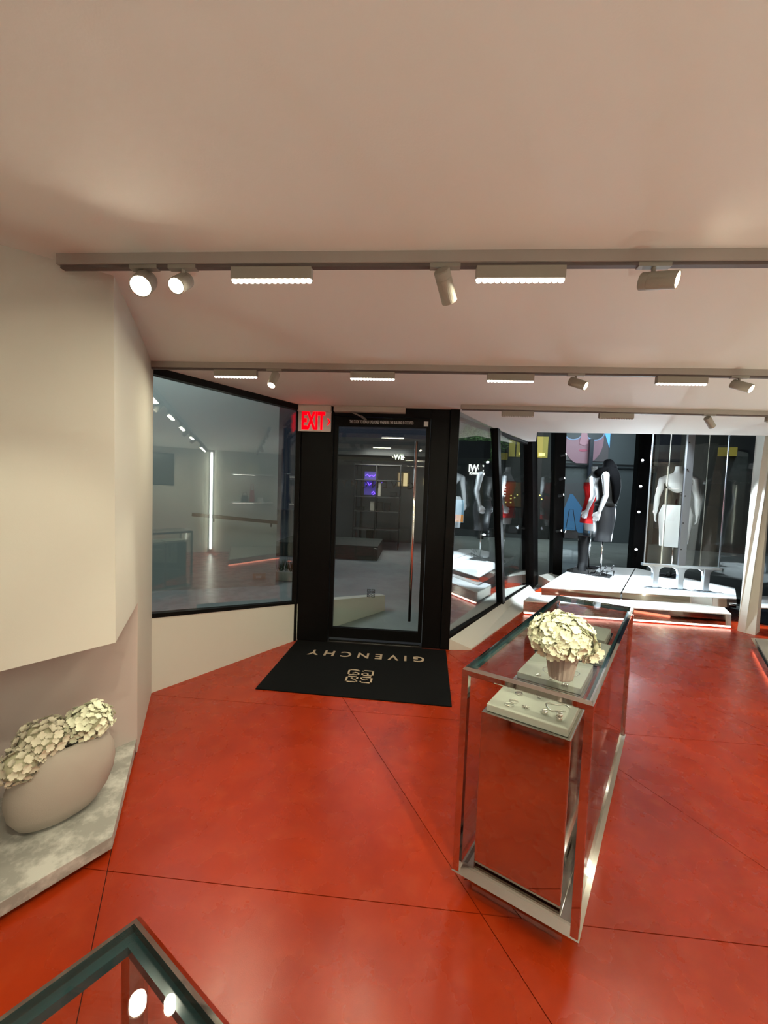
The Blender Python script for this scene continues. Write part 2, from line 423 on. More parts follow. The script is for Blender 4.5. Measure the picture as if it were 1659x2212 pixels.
DEC = mat('black_decal', (0.01, 0.01, 0.01), 0.6)
Md = frame_m((-0.377, DOORY + .034, 1.722), (-1, 0, 0.0), (0, 0, 1))
letters(text_mesh('GIVENCHY', 0.105, 0.0006, Md, 1.0, 1.72), 'pane_letter', DEC, dr)
def logo4g(M, size, ex):
    mb = MB(); g = 0.075; w_ = 0.085
    strokes = [(0, .9, 1, 1), (0, 0, .13, 1), (0, 0, 1, .1), (.87, 0, 1, .55), (.42, .42, 1, .55), (.42, .25, .56, .55), (.87, .72, 1, 1)]
    strokes = [(0, .86, 1, 1), (0, 0, .15, 1), (0, 0, 1, .14), (.85, 0, 1, .56), (.40, .42, 1, .56), (.40, .27, .55, .56), (.85, .74, 1, 1)]
    for sx in (-1, 1):
        for sy in (-1, 1):
            for (x0, y0, x1, y1) in strokes:
                X0, X1 = sorted((sx * (0.04 + (1 - x0) * .46), sx * (0.04 + (1 - x1) * .46)))
                Y0, Y1 = sorted((sy * (0.04 + y0 * .46), sy * (0.04 + y1 * .46)))
                b_ = MB().box(((X0 + X1) / 2, (Y0 + Y1) / 2, 0), (X1 - X0, Y1 - Y0, ex / size * 2))
                mb.add([M @ (p_ * size) for p_ in b_.v], b_.f)
    return mb
logo4g(frame_m((-0.404, DOORY + .033, 0.552), (-1, 0, 0), (0, 0, 1)), 0.085, .0006).build('pane_emblem', DEC, dr)
text_mesh('THIS DOOR TO REMAIN UNLOCKED WHENEVER THE BUILDING IS OCCUPIED', 0.046, .0005, frame_m((-0.357, DOORY + .0195, 2.382), (1, 0, 0), (0, 0, 1)), .40, 1.05, .0006).build('notice_lettering', mat('notice_white', (.75, .75, .75), .5), dr)['kind'] = 'stuff'
# door closer and exit sign
t = thing('door_closer', 'pale beige door closer box with folded arm above the glass door', 'door closer', (-0.48, DOORY, 2.45))
bx(-0.852, -0.107, DOORY - .075, DOORY - .002, 2.47, 2.528).build('body', mat('closer_beige', (.55, .49, .43), .5), t, bevel=.004)
MB().bar((-0.66, DOORY - .05, 2.465), (-0.56, DOORY - .09, 2.42), .03, .014).bar((-0.56, DOORY - .09, 2.42), (-0.52, DOORY - .01, 2.40), .025, .012).build('arm', mat('closer_arm', (.30, .27, .24), .4, .5), t)
t = thing('exit_sign', 'white exit sign with glowing red letters beside the black door', 'exit sign', (-1.055, DOORY - .03, 2.25))
bx(-1.235, -0.88, DOORY - .075, DOORY - .012, 2.462, 2.528).build('housing', mat('sign_housing', (.72, .66, .60), .5), t, bevel=.004)
EXP = mat('sign_panel', (.74, .68, .66), .35)
bx(-1.230, -0.880, DOORY - .052, DOORY - .036, 2.258, 2.462).build('panel', EXP, t, bevel=.003)
RED = mat('sign_red', (.35, .0, .0), .6, emit=(1.0, .0, .004), estr=1.5, spec=0)
letters(text_mesh('EXIT', 0.250, .002, frame_m((-1.070, DOORY - .054, 2.362), (1, 0, 0), (0, 0, 1)), .47, 1.04, .010), 'letter', RED, t)
MB().slab([(-.921, DOORY - .056, 2.398), (-.909, DOORY - .056, 2.398), (-.886, DOORY - .056, 2.362), (-.909, DOORY - .056, 2.326), (-.921, DOORY - .056, 2.326), (-.899, DOORY - .056, 2.362)], (0, .004, 0)).build('arrow', RED, t)
# mat
t = thing('door_mat', 'black door mat with tan lettering and emblem in front of the glass door', 'mat', (-0.4, 3.5, 0))
MB().prism([(-1.215, 2.984), (0.373, 2.940), (0.42, 4.02), (-1.182, 4.03)], 0.0, 0.009).build('pile', MATF, t)
letters(text_mesh('GIVENCHY', 0.165, .0008, frame_m((-0.394, 3.752, 0.0095), (-1, 0, 0), (0, -1, 0)), 1.0, 1.62, .003), 'letter', MATL, t)
logo4g(frame_m((-0.400, 3.316, 0.0095), (1, 0, 0), (0, 1, 0)), .235, .0008).build('emblem', MATL, t)

# ------------------------------------------------------------------ right window (vertical plane, leaning mullions)
wn = struct_root('window_2', W(0, 0.1))
def slabw(pts, th, off, name, m): 
    return MB().slab([W(s, z) + Vector((*(WN * off), 0)) for s, z in pts], (*(WN * th), 0)).build(name, m, wn)
S_MB, S_MT, S_EB, S_ET = 1.845, 1.185, 3.59, 2.83
slabw([(-.02, .13), (S_MB, .075), (S_MT, CZ), (-.02, CZ)], -.012, -.02, 'pane', PANE_R)
slabw([(S_MB, .075), (S_EB, .04), (S_ET, CZ + .3), (S_MT, CZ + .3)], -.012, -.02, 'pane', PANE_R)
slabw([(-.02, .10), (S_EB, .01), (S_EB, .055), (-.02, .145)], -.06, .006, 'sill_rail', BLACKF)
slabw([(S_MB - .06, .04), (S_MB + .05, .04), (S_MT + .045, CZ), (S_MT - .055, CZ)], -.09, .03, 'mullion', BLACKF)
slabw([(S_EB - .02, .0), (S_EB + .33, .0), (S_ET + .30, 3.0), (S_ET - .08, 3.0)], -.2, .05, 'mullion', BLACKF)
h0_ = Vector((.44, 4.343)); h1_ = h0_ + HD * 2.36; hn = Vector((-HD[1], HD[0])) * .05
MB().prism([h0_, h1_, h1_ + hn, h0_ + hn], CZ - .04, CZ).build('head_rail', BLACKF, wn)
# corner post of the bay and the narrow pane before it
PB0 = Vector((2.83, 7.72)); PB1 = Vector((2.985, 7.72))
pm = MB().add([(2.82, 7.70, 0), (2.99, 7.70, 0), (2.99, 7.92, 0), (2.82, 7.92, 0), (2.68, 7.70, 3.3), (2.90, 7.70, 3.3), (2.90, 7.92, 3.3), (2.68, 7.92, 3.3)], [[3, 2, 1, 0], [4, 5, 6, 7]] + [[i, (i + 1) % 4, 4 + (i + 1) % 4, 4 + i] for i in range(4)])
pm.build('corner_post', BLACKF, wn)
e_ = W(S_EB + .31)
MB().prism([(e_[0], e_[1]), (2.83, 7.80), (2.83, 7.812), (e_[0], e_[1] + .012)], .04, 3.0).build('pane', PANE_B, wn)
# sloping white ledge under it
f0 = Vector((0.69, 4.085)); FDR = Vector((.5363, .844)); f1 = f0 + FDR * 2.75; e1 = W(3.45); k0 = Vector((.455, 4.05))
lg = MB().add([(f0[0], f0[1], 0), (f1[0], f1[1], 0), (e1[0], e1[1], 0), (k0[0], k0[1], 0), (f0[0], f0[1], 0.015), (f1[0], f1[1], 0.015), (e1[0], e1[1], 0.055), (k0[0], k0[1], 0.12)],
              [[3, 2, 1, 0], [0, 1, 5, 4], [1, 2, 6, 5], [2, 3, 7, 6], [3, 0, 4, 7], [4, 5, 6, 7]])
struct('trim_2', lg, WALL)
h0 = Vector((2.62, 7.06)); h1 = Vector((3.02, 7.66)); g0 = Vector((2.45, 7.42)); g1 = Vector((2.80, 7.76))
lg = MB().add([(*h0, 0.0), (*h1, 0.0), (*g1, 0), (*g0, 0), (*h0, 0.12), (*h1, 0.12), (*g1, .18), (*g0, .18)],
              [[3, 2, 1, 0], [0, 1, 5, 4], [1, 2, 6, 5], [2, 3, 7, 6], [3, 0, 4, 7], [4, 5, 6, 7]])
struct('trim_3', lg, WALL)
# back panes of the display bay
BL = Vector((2.98, 7.90)); AP = Vector((4.75, 8.28)); BR = Vector((5.95, 6.2))
wb = struct_root('window_3', (BL[0], BL[1], 0))
MB().prism([BL, AP, AP + Vector((0, .012)), BL + Vector((0, .012))], 0.02, 3.3).build('pane', PANE_B, wb)
MB().prism([BL, AP, AP + Vector((0, .06)), BL + Vector((0, .06))], -.02, .06).build('sill_rail', BLACKF, wb)
wb = struct_root('window_4', (AP[0], AP[1], 0))
nB = Vector((0.867, 0.498))
MB().prism([AP, BR, BR + nB * .012, AP + nB * .012], 0.02, 3.3).build('pane', PANE_B, wb)
MB().prism([AP, BR, BR + nB * .06, AP + nB * .06], -.02, .06).build('sill_rail', BLACKF, wb)
MB().prism([AP + Vector((-.17, -.05)), AP + Vector((.1, -.08)), AP + Vector((.16, .14)), AP + Vector((-.17, .14))], 0, 3.3).build('mullion', BLACKF, wb)
# dark high soffit over the bay
SOFF = mat('bay_soffit', (0.05, 0.05, 0.055), 0.8)
struct('ceiling_bay', MB().prism([(1.2, 5.2), (6.4, 4.9), (6.4, 9), (2.4, 9)], 3.3, 3.4), SOFF)
struct('ceiling_fascia', MB().prism([(1.66, 5.38), (5.2, 5.13), (5.2, 5.08), (1.66, 5.33)], CZ + .12, 3.3), SOFF)

# ------------------------------------------------------------------ display platforms in the bay
PZ1, PZ2 = 0.19, 0.325
def platform(name, poly, z0, z1, label, glow=None):
    c0 = Vector(poly[0]); t = thing(name, label, 'platform', (c0[0], c0[1], z0))
    n_ = len(poly); k_ = (z1 - z0) * .075   # front face flares slightly towards its foot
    low = [(q[0], q[1] - (k_ if i < 2 else 0), z0) for i, q in enumerate(poly)]; up_ = [(q[0], q[1], z1 - .012) for q in poly]
    MB().add(low + up_, [list(range(n_))[::-1], list(range(n_, 2 * n_))] + [[i, (i + 1) % n_, n_ + (i + 1) % n_, n_ + i] for i in range(n_)]).build('body', STEEL, t)
    MB().prism(poly, z1 - .012, z1).build('top', WHITE, t)
    if glow:
        a, b = Vector(glow[0]), Vector(glow[1])
        MB().bar((a[0], a[1] - .024, z0 + .004), (b[0], b[1] - .024, z0 + .004), .012, .018).build('light_strip', GLOW, t)
    return t
GLOW = mat('glow_strip', (1, .9, .85), .4, emit=(1.0, .62, .52), estr=6)
SEAM0 = Vector((3.10, 5.79)); SEAM1 = Vector((4.49, 7.95))
platform('display_platform', [(1.63, 5.505), (3.03, 5.455), (3.03, 6.0), (1.95, 6.05)], 0.02, PZ1, 'lower white-topped mirrored step at the left end of the display bay', ((1.64, 5.51), (3.02, 5.46)))
platform('display_platform', [(3.04, 5.455), (4.33, 5.41), (4.6, 5.95), (3.04, 6.0)], 0.02, PZ1, 'lower white-topped mirrored step at the right end of the display bay', ((3.05, 5.46), (4.32, 5.415)))
platform('display_platform', [(1.97, 5.81), (3.09, 5.79), (4.48, 7.95), (3.35, 7.93)], PZ1 + .001, PZ2, 'upper mirrored platform carrying the mannequins in black and red')
platform('display_platform', [(3.115, 5.79), (4.66, 5.76), (5.22, 6.50), (4.50, 7.95)], PZ1 + .001, PZ2, 'upper mirrored platform carrying the glass panel and the white-skirted mannequin')
for q in ([(2.05, 5.95), (3.0, 5.9), (4.4, 7.8), (3.35, 7.8)], [(3.15, 5.9), (4.6, 5.9), (5.1, 6.5), (4.5, 7.8)]):
    struct('trim_4', MB().prism(q, 0.0, PZ1), BLACKM)
# low mirrored platform at the right edge and a further bay platform behind the column
t = thing('low_platform', 'low mirrored platform with red glowing base at the right edge', 'platform', (3.97, 4.67, 0))
q = [(3.97, 4.67), (3.37, 3.74), (2.2, 1.9), (4.95, 1.9), (4.95, 4.67)]
q = [(3.97, 4.67), (3.37, 3.74), (3.06, 3.26), (4.95, 3.26), (4.95, 4.67)]
MB().prism(q, 0.035, 0.125).build('body', STEEL2, t)
MB().prism([(3.99, 4.64), (3.39, 3.73), (3.09, 3.28), (4.93, 3.28), (4.93, 4.64)], 0.125, 0.135).build('top', mat('taupe_top', (.42, .38, .33), .5), t)
MB().bar((3.99, 4.64, .017), (3.10, 3.27, .017), .02, .034).build('light_strip', mat('red_glow', (1, .2, .1), .5, emit=(1, .30, .18), estr=2.2), t)
platform('display_platform', [(4.66, 5.62), (5.6, 5.62), (5.9, 6.3), (5.28, 6.4)], 0.0, .25, 'far white-topped platform showing past the slanted white column')

# bay lamps on the high soffit
BAYS = [(2.55, 6.2, .0, .02, 1), (3.4, 6.2, .0, .02, 1), (4.25, 6.2, .0, .02, 1), (3.6, 6.0, .10, .38, .36), (3.3, 5.75, .60, -.20, .65)]  # the last lamp is added to brighten the white column
for i, (x, y, dx_, dy_, pw_) in enumerate(BAYS):
    t = thing('bay_lamp', 'black ceiling lamp inside the display bay above the platforms', 'lamp', (x, y, 3.3), 'bay ceiling lamps')
    MB().lathe([(.05, 0), (.05, -.12), (.042, -.12), (.042, -.10)], 20).build('head', BLACKM, t, local=True)
    MB().lathe([(.041, -.101), (.041, -.105)], 20).build('lens', LENSC, t, local=True)
    d = spot_light('bay_spot', (0, 0, -.13), (dx_, dy_, -1), P_BAY * pw_, COOL, (38, 38, 38, 70, 26)[i], .5, t, .04)
    t['label'] = ['black ceiling lamp over the left front of the display bay', 'black ceiling lamp over the middle front of the display bay', 'black ceiling lamp over the right front of the display bay', 'black ceiling lamp deep in the display bay behind the others', 'added black ceiling lamp in the bay brightening the white column'][i]

# ------------------------------------------------------------------ track lighting
def track(y, x0, x1, label):
    t = thing('light_track', label, 'light track', (x0, y, CZ - .05))
    MB().box(((x0 + x1) / 2, y, CZ - .020), (x1 - x0, .036, .040)).build('rail', TRACK, t)
    MB().box(((x0 + x1) / 2, y, CZ - .046), (x1 - x0 - .02, .022, .012)).build('slot', TRACKD, t)
cellmesh = None
LENSOFF = mat('bar_lens_off', (.5, .48, .44), .4)
def light_bar(x0, x1, y, label, n=14, power=P_BAR):
    global cellmesh
    cx = (x0 + x1) / 2; L_ = x1 - x0
    t = thing('linear_lamp', label, 'lamp', (cx, y, CZ - .10), 'linear track lamps')
    MB().box((0, 0, .026), (L_, .034, .044)).build('housing', LAMP, t, local=True, bevel=.002)
    for i in range(n):
        if cellmesh is None:
            o = MB().lathe([(.0115, .004), (.0115, 0), (.009, -.006), (.004, -.0085)], 10).build('lens', LENSB, t, local=True, smooth=True); cellmesh = o.data
        else:
            o = bpy.data.objects.new('lens', cellmesh); COL.objects.link(o); o.parent = t
        o.location = (-L_ / 2 + (i + .5) * L_ / n, -.002, .002)
        if power == 0:
            o.material_slots[0].link = 'OBJECT'; o.material_slots[0].material = LENSOFF
    if power: area_light('bar_light', (0, 0, -.012), L_, power, WARM, size_y=.03, parent=t)
def spot_lamp(x, y, direction, label, power=P_SPOT, ztop=CZ - .05, drop=.05, scale=1.0, color=WARM, lens=None, body=None, angle=42, group='track spotlights', name='spotlight'):
    d = Vector(direction).normalized(); t = thing(name, label, 'spotlight', (x, y, ztop), group)
    pv = Vector((0, 0, -drop)); Lh, R_ = .115 * scale, .029 * scale
    M = d.to_track_quat('Z', 'Y').to_matrix().to_4x4(); M.translation = pv - d * Lh * .35
    body = body or LAMP
    if drop > 0: MB().tube([(0, 0, 0), pv], .007, 10).build('stem', body, t, local=True)
    if drop > 0: MB().box((0, 0, .002), (.11, .024, .014)).build('adapter', body, t, local=True)
    MB().lathe([(R_ * .9, 0), (R_, .004), (R_, Lh * .23), (R_ * .97, Lh * .235), (R_ * .97, Lh * .245), (R_, Lh * .25), (R_, Lh), (R_ * .88, Lh), (R_ * .80, Lh * .86)], 28, M).build('head', body, t, local=True, smooth=False)
    MB().lathe([(R_ * .86, Lh * .86), (R_ * .86, Lh * .93)], 24, M).build('lens', lens or LENS, t, local=True)
    lp_ = M @ Vector((0, 0, Lh * 1.03))
    spot_light('spot_beam', lp_, d, power, color, angle, .6, t, .02)
    return t
YT = (1.462, 2.705, 3.853)
track(YT[0], -1.42, 4.98, 'nearest pale track running across the ceiling')
track(YT[1], -1.93, 4.98, 'middle pale track running across the ceiling')
track(YT[2], 0.44, 4.98, 'farthest pale track, between the door and the display bay')
light_bar(-.719, -.409, YT[0], 'large linear lamp left on the nearest ceiling track')
light_bar(.198, .512, YT[0], 'large linear lamp right of centre on the nearest ceiling track')
light_bar(-1.45, -1.135, YT[1], 'linear lamp above the left window on the middle track')
light_bar(-.465, -.155, YT[1], 'linear lamp above the door on the middle track')
light_bar(.475, .785, YT[1], 'linear lamp right of the door on the middle track')
light_bar(1.575, 1.89, YT[1], 'rightmost linear lamp in view on the middle track')
light_bar(.835, 1.135, YT[2], 'small linear lamp left on the farthest track', power=0)
light_bar(1.745, 2.06, YT[2], 'small linear lamp at the middle of the farthest track', power=0)
light_bar(3.24, 3.55, YT[2], 'small linear lamp cut by the right edge on the farthest track', power=0)
spot_lamp(-1.07, YT[0], (.38, -.75, -.55), 'dazzling spotlight at the left end of the nearest track, facing the viewer', scale=1.3, lens=mat('dazzle_lens', (1, 1, 1), .4, emit=(1, .93, .72), estr=60))
spot_lamp(-.915, YT[0], (.12, -.75, -.58), 'bright spotlight second from the left end of the nearest track', lens=mat('dazzle_lens', (1, 1, 1), .4))
spot_lamp(.085, YT[0], (.36, .75, -.65), 'unlit-looking spotlight hanging down at the centre of the nearest track')
spot_lamp(.815, YT[0], (.74, -.60, -.26), 'spotlight pointing right on the nearest track, lens showing')
spot_lamp(-1.01, YT[1], (-.10, -.5, -.85), 'small spotlight above the exit sign on the middle track')
spot_lamp(1.06, YT[1], (.65, -.55, -.42), 'small spotlight aimed right, centre right of the middle track')
spot_lamp(2.09, YT[1], (.45, -.65, -.45), 'small bright spotlight at the right edge on the middle track')
spot_lamp(2.74, YT[2], (.75, .35, -.7), 'small dark spotlight on the farthest track over the mannequins')
# rear part of the shop behind the viewer has the same tracks
for k, y in enumerate((0.2, -1.05, -2.9)):
    nm = ('first', 'second', 'third')[k]
    track(y, -2.0, 4.98, '%s ceiling track behind the viewer' % nm)
    light_bar((1.2, -.2, -.2)[k], 3.2, y, 'long linear lamp on the %s track behind the viewer' % nm, n=28, power=P_BAR * 3.3)
light_bar(3.3, 4.3, 1.462, 'long linear lamp right of the view on the nearest track', n=20, power=P_BAR * 2)
light_bar(3.3, 4.3, 2.705, 'long linear lamp right of the view on the middle track', n=20, power=P_BAR * 2)
# aimed spots that pick out the flowers, the ledge, the floor by the door
spot_lamp(-.4, 0.2, (-.62, .62, -.75), 'spotlight behind the viewer aimed at the stone ledge')
spot_lamp(.9, 0.2, (-.17, .72, -.8), 'spotlight behind the viewer aimed at the jewellery case', power=P_SPOT * 3.4, angle=34)
spot_lamp(-.2, 0.2, (-.12, .6, -.75), 'spotlight behind the viewer aimed at the floor by the mat', power=P_SPOT * 1.7, angle=62)

# made-up uplights added behind and beside the viewer to brighten the ceiling
for x, y, l_, k_ in ((.3, -.9, 'added round floor uplight just behind the viewer', 1.0), (3.1, .7, 'added round floor uplight to the right of the viewer', 1.0), (3.35, 2.35, 'added round floor uplight between the jewellery case and the shelf wall', .8), (-1.0, -2.8, 'added round floor uplight in the far rear of the shop', .8)):
    t = thing('added_uplight', l_, 'lamp', (x, y, 0), 'added floor uplights')
    MB().lathe([(.07, 0), (.07, .006), (.055, .008), (.055, .003)], 24).build('ring', CHROME, t, local=True)
    MB().lathe([(.054, .003), (.054, .006)], 24).build('lens', LENSB, t, local=True)
    spot_light('uplight_beam', (0, 0, .02), (0, 0, 1), P_UP * k_, (.84, 1, .80), 150, 1.0, t, .05)
# vertical rows of small black spots on the bay mullions
for x, y, zs, dd, lab in ((2.84, 7.64, (2.48, 2.03, 1.71, 1.02), (.75, -.62, .0), 'left'), (4.60, 8.16, (2.46, 1.94, 1.42, .66), (-.45, -.8, .05), 'rear')):
    for i, z in enumerate(zs):
        spot_lamp(x, y, (dd[0], dd[1], dd[2] + .26), 'small black spotlight on the %s bay mullion, %s from the top' % (lab, ('first', 'second', 'third', 'fourth')[i]),
                  P_POLE, z, 0.0, .9, COOL, LENSC, BLACKM, 75, 'black mullion spotlights', 'mullion_spotlight')

# ------------------------------------------------------------------ jewellery display case
CO = Vector((.229, 1.535)); E1 = Vector((.414, -.215)); E2 = Vector((.83, 1.27))
def K(a, b, z): p_ = CO + E1 * a + E2 * b; return Vector((p_[0], p_[1], z))
def ring_rail(mb, K, z, prof, a0=0., a1=1., b0=0., b1=1.):
    pass
def case_frame(t, K, l1, l2, ztop, zbot, glass_m=CASEG, full=True):
    """chamfered mirror-steel frame: profile points (inset in metres, z)"""
    def rails(prof, nm):
        sides = [((0, 0), (1, 0)), ((1, 0), (1, 1)), ((1, 1), (0, 1)), ((0, 1), (0, 0))]
        def pt(cn, ins, z):
            a = cn[0] + (ins / l1) * (1 if cn[0] == 0 else -1); b = cn[1] + (ins / l2) * (1 if cn[1] == 0 else -1); return K(a, b, z)
        for c0, c1 in sides:
            mb = MB(); mb.loft([[pt(c0, i, z) for i, z in prof], [pt(c1, i, z) for i, z in prof]], True)
            mb.build(nm, STEEL, t)
    rails([(.000, ztop - .010), (.009, ztop), (.015, ztop), (.015, ztop - .03), (.010, ztop - .036), (.000, ztop - .028)], 'top_rail')
    rails([(-.004, zbot), (.026, zbot + .026), (.034, zbot + .026), (.034, zbot - .04), (.024, zbot - .04)], 'bottom_rail')
    pw = .026
    for a, b in ((0, 0), (1, 0), (1, 1), (0, 1)):
        a0, a1 = sorted((a, a + (pw / l1) * (1 if a == 0 else -1))); b0, b1 = sorted((b, b + (pw / l2) * (1 if b == 0 else -1)))
        q = [K(a0, b0, 0), K(a1, b0, 0), K(a1, b1, 0), K(a0, b1, 0)]
        MB().prism([(p_[0], p_[1]) for p_ in q], zbot, ztop - .028).build('post', STEEL, t)
    i1, i2 = .015 / l1, .015 / l2
    q = [K(i1, i2, 0), K(1 - i1, i2, 0), K(1 - i1, 1 - i2, 0), K(i1, 1 - i2, 0)]
    gt = MB().prism([(p_[0], p_[1]) for p_ in q], ztop - .014, ztop - .001).build('glass_top', glass_m, t)
    j1, j2 = .030 / l1, .030 / l2
    sides = [((i1, i2), (1 - i1, i2), (1 - j1, j2), (j1, j2)), ((1 - i1, i2), (1 - i1, 1 - i2), (1 - j1, 1 - j2), (1 - j1, j2)),
             ((1 - i1, 1 - i2), (i1, 1 - i2), (j1, 1 - j2), (1 - j1, 1 - j2)), ((i1, 1 - i2), (i1, i2), (j1, j2), (j1, 1 - j2))]
    for sd in sides:
        MB().prism([(K(*c, 0)[0], K(*c, 0)[1]) for c in sd], ztop - .030, ztop - .0145).build('glass_edge', GEDGE, gt)
    for (a0, b0, a1, b1) in ((0, 0, 1, 0), (1, 0, 1, 1), (1, 1, 0, 1), (0, 1, 0, 0)):
        ca, cb_ = .5 - .5, .5
        def ins(a, b): return K(a + (.5 - a) * .024 / l1 * 1.0, b + (.5 - b) * .024 / l2 * 1.0, 0)
        p0, p1 = ins(a0, b0), ins(a1, b1); n_ = Vector((-(p1 - p0)[1], (p1 - p0)[0])).normalized() * .006
        MB().prism([(p0[0], p0[1]), (p1[0], p1[1]), (p1[0] + n_[0], p1[1] + n_[1]), (p0[0] + n_[0], p0[1] + n_[1])], zbot + .03, ztop - .03).build('side_pane', SIDEG, t)
    q = [K(.03 / l1, .03 / l2, 0), K(1 - .03 / l1, .03 / l2, 0), K(1 - .03 / l1, 1 - .03 / l2, 0), K(.03 / l1, 1 - .03 / l2, 0)]
    MB().prism([(p_[0], p_[1]) for p_ in q], zbot - .01, zbot + .008).build('floor_plate', STEEL, t)
    q = [K(.06 / l1, .06 / l2, 0), K(1 - .06 / l1, .06 / l2, 0), K(1 - .06 / l1, 1 - .06 / l2, 0), K(.06 / l1, 1 - .06 / l2, 0)]
    MB().prism([(p_[0], p_[1]) for p_ in q], 0, zbot - .01).build('base', STEEL2, t)
t = thing('display_case', 'tall mirror-steel jewellery case with clear glass top in mid room', 'display case', K(0, 0, 0))
case_frame(t, K, E1.length, E2.length, .96, .10)
PZ = .78
spec = [(.147, .854, .030, .235, 'nearest'), (.150, .80, .275, .50, 'second nearest'), (.11, .87, .545, .745, 'third nearest'), (.17, .79, .765, .96, 'farthest')]
for a0, a1, b0, b1, w_ in spec:
    p0 = K(a0, b0, .108)
    t = thing('display_plinth', '%s mirrored plinth inside the jewellery case' % w_, 'plinth', p0, 'mirrored plinths in the case')
    q = [K(a0, b0, 0), K(a1, b0, 0), K(a1, b1, 0), K(a0, b1, 0)]
    MB().prism([(p_[0], p_[1]) for p_ in q], .1085, PZ).build('body', STEEL, t, bevel=.003)
    q = [K(a0 + .03, b0 + .008, 0), K(a1 - .03, b0 + .008, 0), K(a1 - .03, b1 - .008, 0), K(a0 + .03, b1 - .008, 0)]
    tr = thing('jewellery_tray', 'grey suede jewellery tray on the %s plinth' % w_, 'tray', K(a0, b0, PZ), 'suede trays in the case')
    MB().prism([(p_[0], p_[1]) for p_ in q], PZ, PZ + .030).build('pad', TRAY, tr, bevel=.003)
TZ = PZ + .030
def torus_mb(c, R_, r_, M=None, n=20, k=8, sx=1.0):
    pts = [Vector((R_ * sx * math.cos(2 * math.pi * i / n), R_ * math.sin(2 * math.pi * i / n), 0)) for i in range(n)]
    rings = []
    for i in range(n):
        a = 2 * math.pi * i / n; cdir = Vector((math.cos(a), math.sin(a), 0))
        rings.append([pts[i] + cdir * r_ * math.cos(2 * math.pi * j / k) + Vector((0, 0, r_ * math.sin(2 * math.pi * j / k))) for j in range(k)])
    mb = MB(); N = []
    for g in rings + [rings[0]]: N.append([(M @ p_ if M is not None else p_) + Vector(c) for p_ in g])
    mb.loft(N, False); return mb
def band(c, R_, hgt, th=.002):
    mb = MB(); M = Matrix.Translation(c)
    mb.lathe([(R_, 0), (R_ + .0008, hgt / 2), (R_, hgt), (R_ - th, hgt), (R_ - th, 0), (R_, 0)], 20, M, False); return mb
def jewel(mb, name, label, cat, o): tag(mb.build(name, SILVER, origin=o, smooth=True), label, cat)
def J(x, y): return Vector((x, y, TZ))
jewel(band(J(.549, 1.50), .0105, .016), 'ring', 'wide silver ring standing left of another on the nearest tray', 'ring', J(.549, 1.50))
mb = band(J(.589, 1.462), .0105, .017); mb2 = band(J(.589, 1.462) + Vector((.003, .004, .017)), .0105, .010); mb.add(mb2.v, mb2.f)
jewel(mb, 'ring', 'tall double silver ring at the right of the nearest tray', 'ring', J(.589, 1.462))
def star(c, R_):
    mb = MB(); c = Vector(c)
    for i in range(6):
        a = i * math.pi / 3 + .2; mb.tube([c + Vector((0, 0, .003)), c + Vector((R_ * math.cos(a), R_ * math.sin(a), .004))], [.003, .0015], 6)
    return mb
jewel(star(J(.487, 1.534), .017), 'earring', 'star-shaped silver earring on the nearest tray', 'earring', J(.487, 1.534))
jewel(torus_mb(J(.425, 1.546) + Vector((0, 0, .0025)), .0125, .0025, None, 18, 6, 1.35), 'earring', 'oval silver link earring at the front left of the nearest tray', 'earring', J(.425, 1.546))
jewel(torus_mb(J(.450, 1.574) + Vector((0, 0, .0025)), .0125, .0025, None, 18, 6, 1.35), 'earring', 'oval silver link earring behind its twin on the nearest tray', 'earring', J(.45, 1.574))
for (x, y, l_) in ((.489, 1.642, 'front pierced silver disc brooch at the back of the nearest tray'), (.517, 1.676, 'rear pierced silver disc brooch at the back of the nearest tray')):
    mb = torus_mb(J(x, y) + Vector((0, 0, .003)), .0135, .0025, None, 18, 6)
    for a in (0, 1.05, 2.1): mb.bar(J(x, y) + Vector((.012 * math.cos(a), .012 * math.sin(a), .003)), J(x, y) + Vector((-.012 * math.cos(a), -.012 * math.sin(a), .003)), .003, .003)
    jewel(mb, 'brooch', l_, 'brooch', J(x, y))
jewel(star(J(.567, 1.619), .008), 'stud_earring', 'small silver stud in the middle of the nearest tray', 'earring', J(.567, 1.619))
pts = [J(.62, 1.55) + Vector((.045 * math.cos(a), .032 * math.sin(a) + .01 * math.sin(3 * a), .003)) for a in [i * 5.2 / 22 for i in range(23)]]
jewel(MB().tube(pts, .0022, 6), 'bracelet', 'thin silver chain bracelet at the right of the nearest tray', 'bracelet', J(.62, 1.55))
pts = [J(.755, 1.885) + Vector((.085 * math.cos(a), .05 * math.sin(a), .003)) for a in [i * 6.1 / 30 for i in range(31)]]
jewel(MB().tube(pts, .0022, 6), 'necklace', 'thin silver necklace looped around the flower pot spot on the second tray', 'necklace', J(.755, 1.885))
for (x, y, l_) in ((.632, 1.832, 'leftmost silver earring at the front of the second tray'), (.680, 1.797, 'middle silver earring at the front of the second tray'), (.725, 1.754, 'rightmost silver earring at the front of the second tray')):
    jewel(star(J(x, y), .014), 'earring', l_, 'earring', J(x, y))
pts = [J(.965, 2.07) + Vector((.07 * math.cos(a), .028 * math.sin(2 * a), .003)) for a in [i * 6.1 / 30 for i in range(31)]]
jewel(MB().tube(pts, .0022, 6), 'bracelet', 'silver bracelet curled on the third tray', 'bracelet', J(.965, 2.07))

